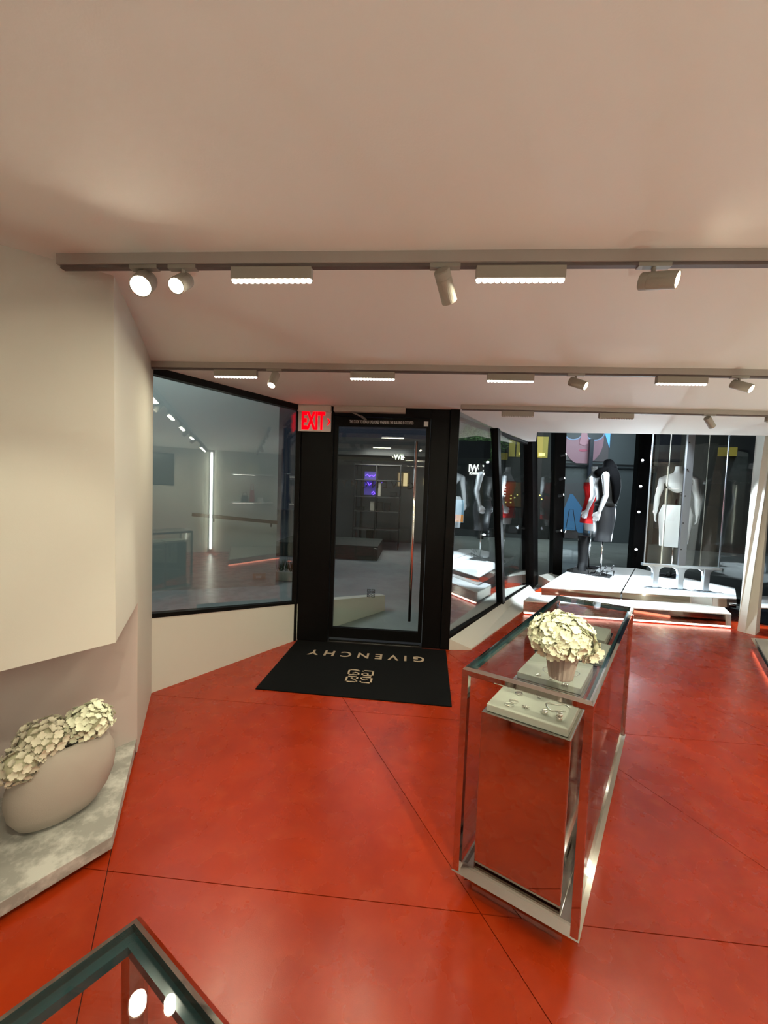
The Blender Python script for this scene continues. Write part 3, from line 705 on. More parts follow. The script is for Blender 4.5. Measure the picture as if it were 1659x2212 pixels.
# second case, corner at the lower left
CO2 = Vector((-.412, .559)); F1 = Vector((math.cos(math.radians(-27.8)), math.sin(math.radians(-27.8)))) * .467; F2 = Vector((math.cos(math.radians(-125.9)), math.sin(math.radians(-125.9)))) * 1.5
def K2(a, b, z): p_ = CO2 + F1 * a + F2 * b; return Vector((p_[0], p_[1], z))
t = thing('display_case', 'near glass-topped steel case cut off by the lower left corner', 'display case', K2(0, 0, 0))
case_frame(t, K2, F1.length, F2.length, .96, .10)

# ------------------------------------------------------------------ flowers
floret = {}
def floret_mesh(m, R_):
    key = m.name
    if key in floret: return floret[key]
    mb = MB()
    for i in range(4):
        a = i * math.pi / 2; ca, sa = math.cos(a), math.sin(a)
        def T(x, y, z): return (x * ca - y * sa, x * sa + y * ca, z)
        mb.add([T(0, 0, 0), T(.42, -.50, .26), T(.85, -.48, .40), T(1.05, 0, .26), T(.85, .48, .40), T(.42, .50, .26), T(.5, 0, .06)],
               [[0, 1, 6], [1, 2, 6], [2, 3, 6], [3, 4, 6], [4, 5, 6], [5, 0, 6]])
    mb.v = [p_ * R_ for p_ in mb.v]
    o = mb.build('floret', m, smooth=True); me = o.data; bpy.data.objects.remove(o); floret[key] = me
    return me
def bloom(t, name, c, rad, n, m, R_, cut=-.45, seed=1):
    rnd = random.Random(seed); c = Vector(c)
    mb = MB(); rings = []
    for j in range(9):
        th = math.pi * (j + .5) / 9
        rings.append([Vector((.86 * rad[0] * math.sin(th) * math.cos(k * math.pi / 8), .86 * rad[1] * math.sin(th) * math.sin(k * math.pi / 8), .86 * rad[2] * math.cos(th))) for k in range(16)])
    mb.loft(rings)
    core = mb.build(name, PETALC, t, local=True, smooth=True); core.location = c - ORG[t]
    me = floret_mesh(m, 1.0)
    i = 0; N = int(n / (.5 * (1 - cut)) )
    for k in range(N):
        z = 1 - 2 * (k + .5) / N
        if z < cut: continue
        ph = k * 2.39996; s_ = math.sqrt(1 - z * z)
        nrm = Vector((s_ * math.cos(ph), s_ * math.sin(ph), z))
        pos = Vector((nrm[0] * rad[0], nrm[1] * rad[1], nrm[2] * rad[2])) * rnd.uniform(.90, 1.09)
        o = bpy.data.objects.new('floret', me); COL.objects.link(o); o.parent = core; o.location = pos
        dn = (Vector((nrm[0] / rad[0], nrm[1] / rad[1], nrm[2] / rad[2])).normalized() + Vector((rnd.uniform(-.6, .6), rnd.uniform(-.6, .6), rnd.uniform(-.4, .6)))).normalized()
        q_ = dn.to_track_quat('Z', 'Y'); o.rotation_mode = 'QUATERNION'
        o.rotation_quaternion = q_ @ Matrix.Rotation(rnd.uniform(0, 1.6), 3, 'Z').to_quaternion()
        sc_ = R_ * rnd.uniform(.8, 1.2); o.scale = (sc_, sc_, sc_)
PC = Vector((.602, 1.505, .960))
t = thing('potted_hydrangea', 'cream hydrangea in a fluted taupe pot on the glass case', 'flowers', PC)
rings = []
NP = 64
for z, rr in ((0, .044), (.004, .046), (.055, .055), (.098, .064), (.100, .062), (.06, .052)):
    rings.append([PC + Vector(((rr - (.0035 * abs(math.sin(9 * 2 * math.pi * k / NP)) if z < .099 else .002)) * math.cos(2 * math.pi * k / NP), (rr - (.0035 * abs(math.sin(9 * 2 * math.pi * k / NP)) if z < .099 else .002)) * math.sin(2 * math.pi * k / NP), z)) for k in range(NP)])
MB().loft(rings).build('pot', POT, t)
bloom(t, 'bloom', PC + Vector((-.006, 0, .158)), (.110, .108, .082), 255, PETAL1, .0172, -.6, 3)
bloom(t, 'bloom', PC + Vector((.078, -.022, .125)), (.042, .042, .038), 32, PETAL1, .019, -.8, 4)
# pebble vase on the ledge
VC = Vector((-1.575, 1.62, .086))
t = thing('pebble_vase', 'pebble-shaped taupe vase of hydrangeas on the stone ledge', 'vase', VC)
ax = Vector((.54, .84)).normalized(); ay = Vector((-ax[1], ax[0])); rings = []
prof = [(.10, .0), (.45, .004), (.72, .03), (.90, .085), (.99, .15), (1.0, .20), (.93, .265), (.80, .315), (.66, .345), (.58, .352), (.55, .335), (.54, .30)]
for sr, z in prof:
    rings.append([VC + Vector((*(ax * (.205 * sr * math.cos(2 * math.pi * k / 40) + .035 * (z / .35 - .5)) + ay * .125 * sr * math.sin(2 * math.pi * k / 40)), z)) for k in range(40)])
MB().loft(rings).build('body', VASE, t, smooth=True)
def AX(a, b, z): return VC + Vector((*(ax * a + ay * b), z))
bloom(t, 'bloom', AX(.10, .0, .40), (.095, .095, .075), 120, PETAL1, .0170, -.8, 8)
bloom(t, 'bloom', AX(-.07, .02, .385), (.10, .10, .08), 115, PETAL2, .0170, -.8, 9)
bloom(t, 'bloom', AX(-.155, -.03, .335), (.075, .075, .07), 64, PETAL2, .0170, -.9, 10)

# ------------------------------------------------------------------ mannequins
SKIN = mat('white_gloss_mannequin', (0.82, 0.84, 0.86), 0.22)
BLK = mat('black_knit', (0.004, 0.004, 0.0045), 0.9, spec=.03)
CHAR = mat('charcoal_satin', (0.013, 0.012, 0.011), 0.5, spec=.12)
LEATH = mat('grey_leather', (0.020, 0.020, 0.022), 0.45, spec=.2)
REDC = mat('red_dress_cloth', (0.78, 0.010, 0.012), 0.6)
WSKIRT = mat('white_crepe', (0.80, 0.83, 0.86), 0.7)
SCL = 1.25
def ell(z, hx, hy, yo=0.0, xo=0.0, n=28): return [Vector((xo + hx * math.cos(2 * math.pi * k / n), yo + hy * math.sin(2 * math.pi * k / n), z)) for k in range(n)]
def body_mesh(arm_fwd):
    mb = MB()
    mb.loft([ell(.58, .10, .085), ell(.72, .148, .112), ell(.82, .168, .12), ell(.90, .170, .118), ell(1.0, .145, .10), ell(1.08, .122, .088), ell(1.18, .135, .098, .006), ell(1.27, .150, .112, .016),
             ell(1.34, .158, .105, .010), ell(1.40, .160, .082), ell(1.44, .145, .066, -.006), ell(1.468, .10, .056, -.01), ell(1.49, .058, .052, -.008), ell(1.53, .047, .047), ell(1.575, .046, .046, .008)])
    for sx in (-1, 1):
        sh = Vector((sx * .150, -.005, 1.405)); el = Vector((sx * .225, -.035, 1.13)); wr = Vector((sx * .238, arm_fwd, .905))
        pts = [sh + Vector((-sx * .03, 0, .012)), sh + Vector((sx * .03, 0, -.02)), sh.lerp(el, .45) + Vector((sx * .008, 0, 0)), el, el.lerp(wr, .35), wr.lerp(el, .15), wr]
        mb.tube(pts, [.045, .050, .041, .035, .035, .027, .024], 14)
        hd_ = Vector((-sx * .02, .35, -1)).normalized(); out = Vector((-sx, 0, 0)); fw = hd_.cross(out).normalized() * (1 if sx < 0 else -1)
        if fw.y < 0: fw = -fw
        palm0 = wr; palm1 = wr + hd_ * .085
        rings = []
        for f_, wd, th in ((0, .024, .020), (.3, .033, .017), (.8, .041, .015), (1.0, .040, .013)):
            c_ = palm0.lerp(palm1, f_)
            rings.append([c_ + fw * wd * math.cos(2 * math.pi * k / 12) + out * th * math.sin(2 * math.pi * k / 12) for k in range(12)])
        mb.loft(rings)
        for i_, (off, ln) in enumerate(((.030, .062), (.010, .072), (-.010, .068), (-.029, .052))):
            b0 = palm1 + fw * off - hd_ * .008; b1 = b0 + hd_ * ln * .5 + fw * off * .12; b2 = b1 + (hd_ * .85 + out * .45).normalized() * ln * .5
            mb.tube([b0, b1, b2], [.0098, .0092, .007], 8)
        t0 = palm0 + hd_ * .025 + fw * .026; t1 = t0 + hd_ * .035 + fw * .028; t2 = t1 + hd_ * .035 + fw * .004
        mb.tube([t0, t1, t2], [.012, .0105, .008], 8)
    o = mb.build('body_source', SKIN)
    md = o.modifiers.new('r', 'REMESH'); md.mode = 'VOXEL'; md.voxel_size = .0062; md.use_smooth_shade = True
    sm = o.modifiers.new('s', 'SMOOTH'); sm.factor = .5; sm.iterations = 3
    dg = bpy.context.evaluated_depsgraph_get(); me = bpy.data.meshes.new_from_object(o.evaluated_get(dg))
    bpy.data.objects.remove(o); me.materials.clear(); me.materials.append(SKIN)
    for p_ in me.polygons: p_.use_smooth = True
    return me
def put(t, name, mb, m, smooth=True, thick=0.0):
    o = mb.build(name, m, t, local=True, smooth=smooth)
    if thick:
        md = o.modifiers.new('th', 'SOLIDIFY'); md.thickness = thick; md.offset = 1
    return o
def wavy(rg, amp, k, ph=0): 
    return [p_ + Vector((p_[0], p_[1], 0)).normalized() * amp * math.sin(k * 2 * math.pi * i / len(rg) + ph) for i, p_ in enumerate(rg)]
def mannequin(x, y, rz, label, me):
    t = thing('mannequin', label, 'mannequin', (x, y, PZ2)); t.rotation_euler = (0, 0, rz); t.scale = (SCL,) * 3
    o = bpy.data.objects.new('body', me); COL.objects.link(o); o.parent = t
    put(t, 'rod', MB().tube([(0, 0, .01), (0, 0, .62)], .011, 12), CHROME)
    put(t, 'base_plate', MB().box((0, 0, .006), (.27, .27, .012)), BLACKM, False)
    return t
BM = body_mesh(.03)
RZ1 = math.radians(57)
# black outfit
t = mannequin(3.36, 6.98, RZ1, 'headless white mannequin in black draped top and grey pencil skirt', BM)
put(t, 'top', MB().loft([wavy(ell(.985, .172, .135), .006, 7), wavy(ell(1.03, .160, .122), .008, 6, 1), ell(1.06, .140, .108), ell(1.10, .142, .108), ell(1.18, .150, .115, .006), ell(1.27, .166, .128, .016), ell(1.34, .170, .118, .010), ell(1.395, .168, .094), ell(1.435, .148, .076, -.006)], False), CHAR, thick=.004)
rings = []
for i in range(25):
    a = 2 * math.pi * i / 24; cd = Vector((math.cos(a), math.sin(a), 0)); R_ = .070 + .05 * max(0, math.sin(a)); rr = .058 + .014 * math.sin(3 * a)
    c_ = Vector((1.15 * R_ * math.cos(a), R_ * math.sin(a) + .02, 1.465 - .05 * math.sin(a)))
    rings.append([c_ + cd * rr * math.cos(2 * math.pi * j / 10) + Vector((0, 0, rr * .95 * math.sin(2 * math.pi * j / 10))) for j in range(10)])
put(t, 'cowl_scarf', MB().loft(rings, False), BLK)
put(t, 'scarf_drape', MB().loft([ell(1.63, .025, .03, -.01), ell(1.60, .06, .065, -.01), ell(1.53, .085, .085, -.02), ell(1.45, .155, .105, -.045), ell(1.36, .16, .085, -.085), ell(1.25, .13, .06, -.12), ell(1.12, .11, .04, -.13), ell(1.02, .09, .02, -.125)]), BLK)
put(t, 'skirt', MB().loft([ell(1.05, .138, .106), ell(1.0, .158, .116), ell(.90, .186, .136), ell(.80, .184, .136), ell(.65, .160, .118), ell(.49, .140, .104)], False), LEATH, thick=.004)
# red dress
t = mannequin(3.50, 7.75, RZ1, 'headless white mannequin in strapless red dress behind the black-clad one', BM)
put(t, 'dress', MB().loft([ell(1.325, .170, .124, .012), ell(1.25, .164, .124, .014), ell(1.18, .150, .112, .006), ell(1.09, .138, .104), ell(1.0, .162, .116), ell(.90, .188, .138), wavy(ell(.80, .200, .150), .006, 5), wavy(ell(.70, .206, .154), .010, 5)], False), REDC, thick=.004)
# white skirt, seen from the back
t = mannequin(4.66, 7.16, math.radians(-33), 'headless white mannequin in black low-back bustier and long white skirt', BM)
def dip(z, hx, hy, yo, d):   # ring whose back (-y) hangs lower
    return [Vector((p_[0], p_[1], p_[2] - d * max(0, -math.sin(2 * math.pi * i / 28)) ** 2.2)) for i, p_ in enumerate(ell(z, hx, hy, yo))]
put(t, 'bustier', MB().loft([dip(1.365, .174, .120, .006, .165), dip(1.28, .166, .126, .014, .10), ell(1.13, .140, .104), ell(1.06, .134, .102), ell(1.02, .145, .110)], False), BLK, thick=.004)
put(t, 'skirt', MB().loft([ell(1.03, .146, .112), ell(1.0, .160, .118), ell(.90, .190, .138), ell(.80, .188, .138), ell(.62, .170, .126), [Vector((p_[0], p_[1], p_[2] + .06 * max(0, math.cos(2 * math.pi * i / 28)) ** 3)) for i, p_ in enumerate(ell(.44, .160, .118))]], False), WSKIRT, thick=.004)

# black sandals, one pair under each front mannequin
def sandal(x, y, rz, label):
    t = thing('sandal', label, 'shoe', (x, y, PZ2 + .016)); t.rotation_euler = (0, 0, rz); t.scale = (1.2,) * 3
    put(t, 'sole', MB().loft([[Vector((px_ * w_, y_, z_ + dz)) for px_, dz in ((-.035, 0), (.035, 0), (.035, .008), (-.035, .008))] for y_, z_, w_ in ((-.11, .07, .6), (-.06, .06, .75), (0, .02, .8), (.06, .004, 1.0), (.11, .004, .6))]), BLACKM, False)
    put(t, 'heel', MB().tube([(0, -.10, .07), (0, -.10, .0)], [.010, .005], 8), BLACKM)
    for y_, z_ in ((.06, .012), (-.07, .10)):
        put(t, 'strap', MB().tube([(-.036, y_, z_), (-.025, y_ - .02, z_ + .05), (.025, y_ - .02, z_ + .05), (.036, y_, z_)], .006, 6), BLACKM)
sandal(3.30, 6.90, 1.3, 'black strappy sandal on the base plate of the black-clad mannequin')
sandal(3.46, 6.99, .9, 'black strappy sandal lying beside the black-clad mannequin rod')
sandal(4.62, 7.08, .2, 'black heeled sandal beneath the white-skirted mannequin')
# tall black boot with silver buckles
t = thing('tall_boot', 'tall black leather boot with three silver buckles on the white platform', 'boot', (3.10, 7.10, PZ2)); t.rotation_euler = (0, 0, RZ1); t.scale = (1.12,) * 3
put(t, 'shaft', MB().loft([ell(.05, .095, .075), ell(.20, .085, .07), ell(.45, .100, .085), ell(.60, .105, .09)]), mat('boot_leather', (.008, .008, .009), .4, spec=.2))
put(t, 'foot', MB().loft([[Vector((px_ * w_, y_, z_)) for px_, z_ in ((-.07, 0), (.07, 0), (.06, h_), (-.06, h_))] for y_, w_, h_ in ((-.09, .8, .07), (0, 1, .09), (.12, .95, .07), (.22, .55, .03))]), BLACKM, False)
for z in (.54, .47, .40):
    o = torus_mb((-.03, -.095, z), .022, .0045, Matrix.Rotation(math.radians(90), 4, 'X')); put(t, 'buckle', o, CHROME)
    o = torus_mb((.045, -.085, z), .014, .004, Matrix.Rotation(math.radians(90), 4, 'X')); put(t, 'buckle', o, CHROME)
t = thing('handbag', 'small black handbag on a long strap beside the bay corner post', 'handbag', (3.06, 7.60, .90))
MB().loft([[Vector((3.06 + sx * w_, 7.60 + sy * .045, z)) for sx, sy in ((-1, -1), (1, -1), (1, 1), (-1, 1))] for z, w_ in ((.90, .13), (1.0, .125), (1.05, .10))]).build('body', BLACKM, t)
MB().tube([(2.96, 7.60, 1.04), (3.01, 7.60, 1.45), (3.08, 7.60, 1.45), (3.16, 7.60, 1.04)], .006, 6).build('strap', BLACKM, t)

# ------------------------------------------------------------------ glass panel on an aluminium stand
t = thing('panel_stand', 'tall glass display panel with aluminium posts on a three-legged stand', 'display panel', (4.12, 6.13, PZ2))
XA, XB = 3.625, 4.63
def PY(x): return 6.20 - (x - XA) * .12
for i, x in enumerate((XA, 3.87, 4.38, XB)):
    MB().bar((x, PY(x), .70), (x, PY(x), 3.0), .013 if i in (0, 3) else .006, .016 if i in (0, 3) else .010, (0, 1, 0)).build('mullion', ALU if i in (0, 3) else mat('thin_rail', (.22, .22, .19), .5, .2), t)
for x0, x1 in ((XA + .012, 3.866), (3.874, 4.08), (4.18, 4.376), (4.384, XB - .012)):
    MB().prism([(x0, PY(x0)), (x1, PY(x1)), (x1, PY(x1) + .006), (x0, PY(x0) + .006)], .705, 3.0).build('glass_panel', SCREENG, t)
post = MB().bar((4.13, PY(4.13), .70), (4.13, PY(4.13), 3.0), .045, .10, (1, 0, 0)).build('post', mat('grey_post', (.20, .205, .22), .45, .3), t)
for z in (.95, 1.35, 1.76, 2.16, 2.56):
    MB().lathe([(.011, 0), (.011, .004)], 12, Matrix.Translation((4.10, PY(4.10) - .026, z)) @ Matrix.Rotation(math.radians(90), 4, 'X')).build('screw', BLACKM, post)
MB().bar((XA - .03, PY(XA) , .685), (XB + .03, PY(XB), .685), .07, .035).build('beam', ALU, t)
for x in (3.79, 4.13, 4.47):
    y = PY(x)
    lg_ = MB()
    lg_.bar((x, y, PZ2 + .012), (x, y, .67), .06, .085, (1, 0, 0))
    lg_.build('leg', ALU, t, bevel=.006)
    MB().slab([(x - .12, y - .02, .668), (x + .12, y - .02, .668), (x + .06, y - .02, .63), (x + .042, y - .02, .56), (x - .042, y - .02, .56), (x - .06, y - .02, .63)], (0, .04, 0)).build('bracket', ALU, t)
    MB().box((x, y, PZ2 + .006), (.24, .14, .012)).build('foot', ALU, t)

# ------------------------------------------------------------------ shelf wall on the right (seen in the left window's reflection)
STRIPG = mat('strip_lens', (1, 1, 1), .4, emit=(.97, .95, .84), estr=5)
for x, y, dx, dy, l_ in ((4.985, 2.8, -1, 0, 'floor-to-ceiling vertical light strip on the right-hand shelf wall'), (4.985, -1.5, -1, 0, 'added vertical light strip on the right-hand wall behind the viewer'),  # all strips but the first are added to light the ceiling
                     (1.2, -4.985, 0, 1, 'added left vertical light strip on the rear wall'), (3.4, -4.985, 0, 1, 'added right vertical light strip on the rear wall'), (-2.585, -1.8, 1, 0, 'added vertical light strip on the left wall behind the viewer')):
    t = thing('light_strip_lamp', l_, 'lamp', (x, y, 0.05), 'vertical light strips')
    MB().box((x, y, 1.27), (.02 + .03 * abs(dy), .02 + .03 * abs(dx), 2.40)).build('strip', STRIPG, t)
    MB().box((x - dx * .008, y - dy * .008, 1.27), (.012 + .08 * abs(dy), .012 + .08 * abs(dx), 2.44)).build('channel', ALU, t)
    lo = area_light('strip_light', (0, 0, 0), .05, P_STRIP, (.92, .98, .80), size_y=2.3, parent=t)
    lo.location = Vector((x + dx * .03, y + dy * .03, 1.27)) - ORG[t]
    lo.rotation_euler = Matrix((Vector((-dy, dx, 0)), Vector((0, 0, 1)), Vector((-dx, -dy, 0)))).transposed().to_euler()
for z, l_ in ((1.97, 'upper white wall shelf on the right-hand wall'), (1.26, 'lower white wall shelf on the right-hand wall')):
    t = thing('wall_shelf', l_, 'shelf', (4.99, 3.75, z))
    MB().box((4.85, 3.75, z), (.30, 1.0, .03)).build('board', WHITE, t)
    MB().box((4.85, 3.55, z - .02), (.02, .5, .012)).build('light_strip', LENSB, t)
def handbag(x, y, z, w_, h_, m, label, cat='handbag'):
    t = thing('handbag', label, cat, (x, y, z))
    MB().loft([[Vector((x + sx * .05 * f_, y + sy * w_ / 2 * f2, z + zz)) for sx, sy in ((-1, -1), (1, -1), (1, 1), (-1, 1))] for zz, f_, f2 in ((0, 1, 1), (h_ * .5, .9, .95), (h_, .3, .75))]).build('body', m, t)
    MB().tube([(x, y - w_ * .3, z + h_ * .95), (x, y - w_ * .2, z + h_ * 1.5), (x, y + w_ * .2, z + h_ * 1.5), (x, y + w_ * .3, z + h_ * .95)], .008, 6).build('strap', m, t)
handbag(4.85, 3.78, 1.985, .30, .26, mat('cream_leather', (.75, .72, .58), .5), 'cream handbag on the upper wall shelf')
handbag(4.85, 3.58, 1.275, .18, .16, mat('dark_leather', (.05, .05, .05), .5), 'small dark handbag on the lower wall shelf')
handbag(4.85, 3.75, 1.275, .12, .30, mat('red_leather', (.45, .04, .04), .5), 'tall red bag on the lower wall shelf')
handbag(4.85, 3.95, 1.275, .15, .12, WHITE, 'small white bag on the lower wall shelf')
t = thing('wall_screen', 'dark brown wall screen near the rear of the right-hand wall', 'screen', (4.98, 1.68, 1.6))
MB().box((4.985, 1.68, 2.0), (.03, .56, .72)).build('panel', mat('brown_screen', (.05, .04, .03), .25), t)
MB().box((4.993, 1.68, 2.0), (.012, .60, .76)).build('bezel', BLACKM, t)

# ------------------------------------------------------------------ outside: neighbouring wall with handrail
OA = Vector((-5.2, 5.2)); OB = Vector((-2.33, 6.51)); od = (OB - OA).normalized(); on = Vector((od[1], -od[0]))
OUTW = mat('outside_render', (.42, .45, .44), .7)
struct('wall_outside', MB().prism([OA, OB, OB - on * .25, OA - on * .25], -.06, 3.6), OUTW)
def O_(s, z, off=0.0): p_ = OB - od * s + on * off; return Vector((p_[0], p_[1], z))
t = thing('handrail', 'black handrail fixed to the pale wall outside the left window', 'handrail', O_(0, .9))
MB().bar(O_(1.32, 1.18, .08), O_(.0, 1.06, .08), .04, .055).build('rail', BLACKM, t)
for s, z in ((1.0, 1.10), (.10, 1.02)):
    MB().tube([O_(s, z + .04, .08), O_(s, z - .03, .07), O_(s, z - .03, -.005)], .012, 8).build('bracket', BLACKM, t)
t = thing('wall_plaque', 'small beige plaque low on the wall outside the left window', 'plaque', O_(.28, .1))
MB().slab([O_(.38, .07, .002), O_(.17, .07, .002), O_(.17, .17, .002), O_(.38, .17, .002)], (*(on * .012), 0)).build('plate', mat('plaque', (.40, .34, .28), .5), t)
MB().slab([O_(.33, .09, .014), O_(.24, .09, .014), O_(.24, .13, .014), O_(.33, .13, .014)], (*(on * .003), 0)).build('vent', mat('plaque2', (.55, .52, .48), .5), t)
# low white wall outside the door and a planter
struct('wall_outside_low', MB().prism([(-1.25, 4.20), (-.33, 5.45), (-.42, 5.52), (-1.35, 4.28)], -.06, lambda i: [.36, .17, .17, .36][i]), WALL)
LEAF = mat('leaf_green', (.05, .10, .035), .6)
t = thing('planter', 'low pale planter of green grass outside the left window', 'planter', (-2.05, 7.1, -.055))
MB().box((-2.05, 7.1, .03), (.9, .5, .17)).build('trough', WALL, t, bevel=.01)
gm = MB(); rnd = random.Random(5)
for i in range(260):
    x = -2.05 + rnd.uniform(-.4, .4); y = 7.1 + rnd.uniform(-.2, .2); l_ = rnd.uniform(.12, .26); a = rnd.uniform(0, 6.3); dx, dy = math.cos(a), math.sin(a)
    gm.add([(x - dy * .008, y + dx * .008, .11), (x + dy * .008, y - dx * .008, .11), (x + dx * .05, y + dy * .05, .11 + l_)], [[0, 1, 2]])
g = gm.build('grass', LEAF, t, recalc=False); g['kind'] = 'stuff'

# ------------------------------------------------------------------ shop across the arcade, seen through the door
t = thing('shop_front', 'dim grey shop interior across the arcade seen through the door', 'building', (-1.0, 13.5, -.05))
DK = mat('dim_wall', (.14, .14, .145), .8)
MB().box((-2.6, 13.0, 1.6), (1.7, .1, 3.4)).build('wall', DK, t)
MB().box((-.2, 13.2, 1.6), (3.2, .1, 3.4)).build('wall', mat('shop_back', (.20, .20, .20), .8), t)
MB().box((-.6, 12.2, 2.95), (5.5, 2.2, .5)).build('fascia', mat('fascia_dark', (.05, .055, .055), .6), t)
MB().box((-2.1, 10.2, .12), (2.6, 1.6, .36)).build('step', mat('step_dark', (.05, .06, .055), .6), t)
BULB = mat('warm_window', (.5, .4, .25), .5, emit=(1, .75, .38), estr=.55)
f_ = MB().box((-.33, 13.12, 2.1), (.42, .04, .5)).build('window', mat('wframe', (.25, .2, .12), .6), t)
MB().box((-.26, 13.09, 2.1), (.14, .03, .44)).build('pane', BULB, f_); MB().box((-.44, 13.09, 2.1), (.12, .03, .44)).build('pane', mat('warm_dim', (.3, .22, .12), .5, emit=(1, .7, .4), estr=.22), f_)
MB().box((.42, 13.1, 2.05), (.10, .04, .22)).build('window', BULB, t)
letters(text_mesh('WE', .20, .01, frame_m((-.43, 11.07, 2.66), (1, 0, 0), (0, 0, 1)), .9, 1.0, .004), 'sign_letter', mat('sign_pale', (.7, .8, .6), .5, emit=(.75, .95, .65), estr=1.0), t)
area_light('shop_fill', (-.8, 10.4, 2.6), 1.2, 26, (1, .93, .85), rot=(math.radians(25), 0, 0))  # fill light added so the far shelf rack shows
area_light('billboard_fill', (7.2, 13.6, 4.6), 1.5, 70, (.8, .92, 1), rot=(math.radians(45), 0, 0))  # unseen fill added to lift the slate wall behind the posters
t = thing('shelf_rack', 'black open metal shelf rack in the shop across the arcade', 'shelf', (-1.0, 11.2, 0))
for x in (-1.68, -1.05, -.36):
    for y in (11.0, 11.5): MB().bar((x, y, 0.0), (x, y, 2.45), .025, .025, (1, 0, 0)).build('upright', BLACKM, t)
for z in (.55, 1.08, 1.50, 1.98, 2.42): MB().box((-1.02, 11.25, z), (1.36, .52, .022)).build('shelf_board', mat('rack_board', (.06, .06, .06), .4), t)
NEON = mat('violet_neon', (.1, .05, .5), .5, emit=(.16, .06, 1.0), estr=3.0)
t = thing('neon_sign', 'glowing violet neon squiggles on the far shelf rack', 'neon sign', (-1.25, 11.45, 1.5))
for pts in ([(-1.42, 2.12), (-1.36, 2.16), (-1.30, 2.10), (-1.24, 2.14), (-1.18, 2.10), (-1.12, 2.16)], [(-1.40, 1.86), (-1.34, 1.92), (-1.30, 1.84), (-1.24, 1.90)], [(-1.22, 1.60), (-1.16, 1.66), (-1.12, 1.60), (-1.18, 1.56)], [(-1.0, 1.92), (-.96, 1.88), (-.92, 1.94)]):
    MB().tube([(x, 11.46, z) for x, z in pts], .013, 6).build('tube', NEON, t)
MB().box((-1.27, 11.49, 1.9), (.36, .02, .7)).build('backing', mat('neon_back', (.12, .10, .30), .5, emit=(.10, .06, .5), estr=.25), t)
for i, (x, z, w_, h_, l_) in enumerate(((-1.5, 1.09, .22, .10, 'low dark shoe box on the middle shelf of the far rack, at its left'), (-1.15, 1.09, .12, .26, 'pale upright box on the middle shelf of the far rack'), (-.92, 1.09, .14, .26, 'dark upright box at the middle of the far rack'), (-.72, 1.09, .16, .24, 'dark upright box right of centre on the far rack'), (-1.2, .02, .2, .5, 'tall black speaker box under the far rack'), (-.96, 1.51, .08, .42, 'pale tall package on the upper shelf of the far rack'), (-.55, 1.51, .2, .14, 'dark bundle on the upper shelf of the far rack'))):
    t = thing('box', l_, 'box', (x, 11.2, z + .011), 'boxes on the far rack')
    m_ = mat('pale_box', (.35, .33, .28), .6) if 'pale' in l_ else BLACKM
    MB().box((x, 11.2, z + .011 + h_ * .46), (w_, .2, h_ * .92)).build('carton', m_, t, bevel=.005)
    MB().box((x, 11.2, z + .011 + h_ * .96), (w_ + .01, .21, h_ * .08)).build('lid', m_, t)
struct('pillar_outside', MB().box((-.05, 9.2, 1.6), (.16, .16, 3.3)), mat('rust_pillar', (.09, .035, .025), .5)) if False else None

# buildings beyond the right window
t = thing('far_building', 'dark shop building with white lit sign letters beyond the right window', 'building', (3.2, 16.3, -.05))
MB().box((2.1, 16.4, 2.6), (3.2, .5, 5.3)).build('wall', mat('far_dark', (.018, .02, .022), .7), t)
SIGN = mat('sign_white', (1, 1, 1), .5, emit=(1, .97, .9), estr=2.2)
letters(text_mesh('IWC', .40, .03, frame_m((2.57, 16.12, 2.76), (1, 0, 0), (0, 0, 1)), .78, 1.0, .012), 'sign_letter', SIGN, t)
letters(text_mesh('SCHAFFHAUSEN', .125, .02, frame_m((2.62, 16.12, 2.55), (1, 0, 0), (0, 0, 1)), .68, 1.0, .004), 'sign_letter', SIGN, t)
f_ = MB().box((1.93, 16.13, .98), (.46, .04, .95)).build('poster', mat('poster_sky', (.2, .35, .5), .5, emit=(.25, .45, .62), estr=.5), t)
MB().box((1.93, 16.105, .68), (.42, .012, .30)).build('poster_sunset', mat('poster_sun', (.7, .3, .08), .5, emit=(1, .36, .08), estr=.6), f_)
MB().box((1.80, 16.095, .72), (.10, .01, .16)).build('poster_figure', mat('poster_fig', (.6, .05, .04), .5, emit=(.8, .08, .05), estr=.3), f_)
t = thing('far_shop', 'dark building with amber upper windows and a lit sign beyond the right window', 'building', (4.6, 16.3, -.05))
MB().box((4.73, 16.5, 2.6), (1.88, .5, 5.3)).build('wall', mat('far_dark2', (.022, .022, .022), .7), t)
AMB = mat('amber_pane', (.3, .25, .05), .5, emit=(.75, .60, .12), estr=.16)
AMB2 = mat('amber_bright', (.8, .7, .2), .5, emit=(1, .85, .25), estr=.9)
for x0, x1, hot in ((3.88, 4.12, 0), (4.18, 4.62, 1), (4.95, 5.42, 1)):
    f_ = MB().box(((x0 + x1) / 2, 16.22, 3.72), (x1 - x0, .05, .85)).build('window', AMB, t)
    if hot: MB().box(((x0 + x1) / 2, 16.18, 3.42), ((x1 - x0) * .5, .03, .12)).build('lit_shelf', AMB2, f_)
letters(text_mesh('TI', .30, .03, frame_m((4.52, 16.18, 3.12), (1, 0, 0), (0, 0, 1)), .8, 1.0, .015), 'sign_letter', SIGN, t)
f_ = MB().box((4.25, 16.22, 1.75), (.9, .05, 1.0)).build('window', mat('brown_window', (.08, .05, .02), .5, emit=(.5, .3, .1), estr=.04), t)
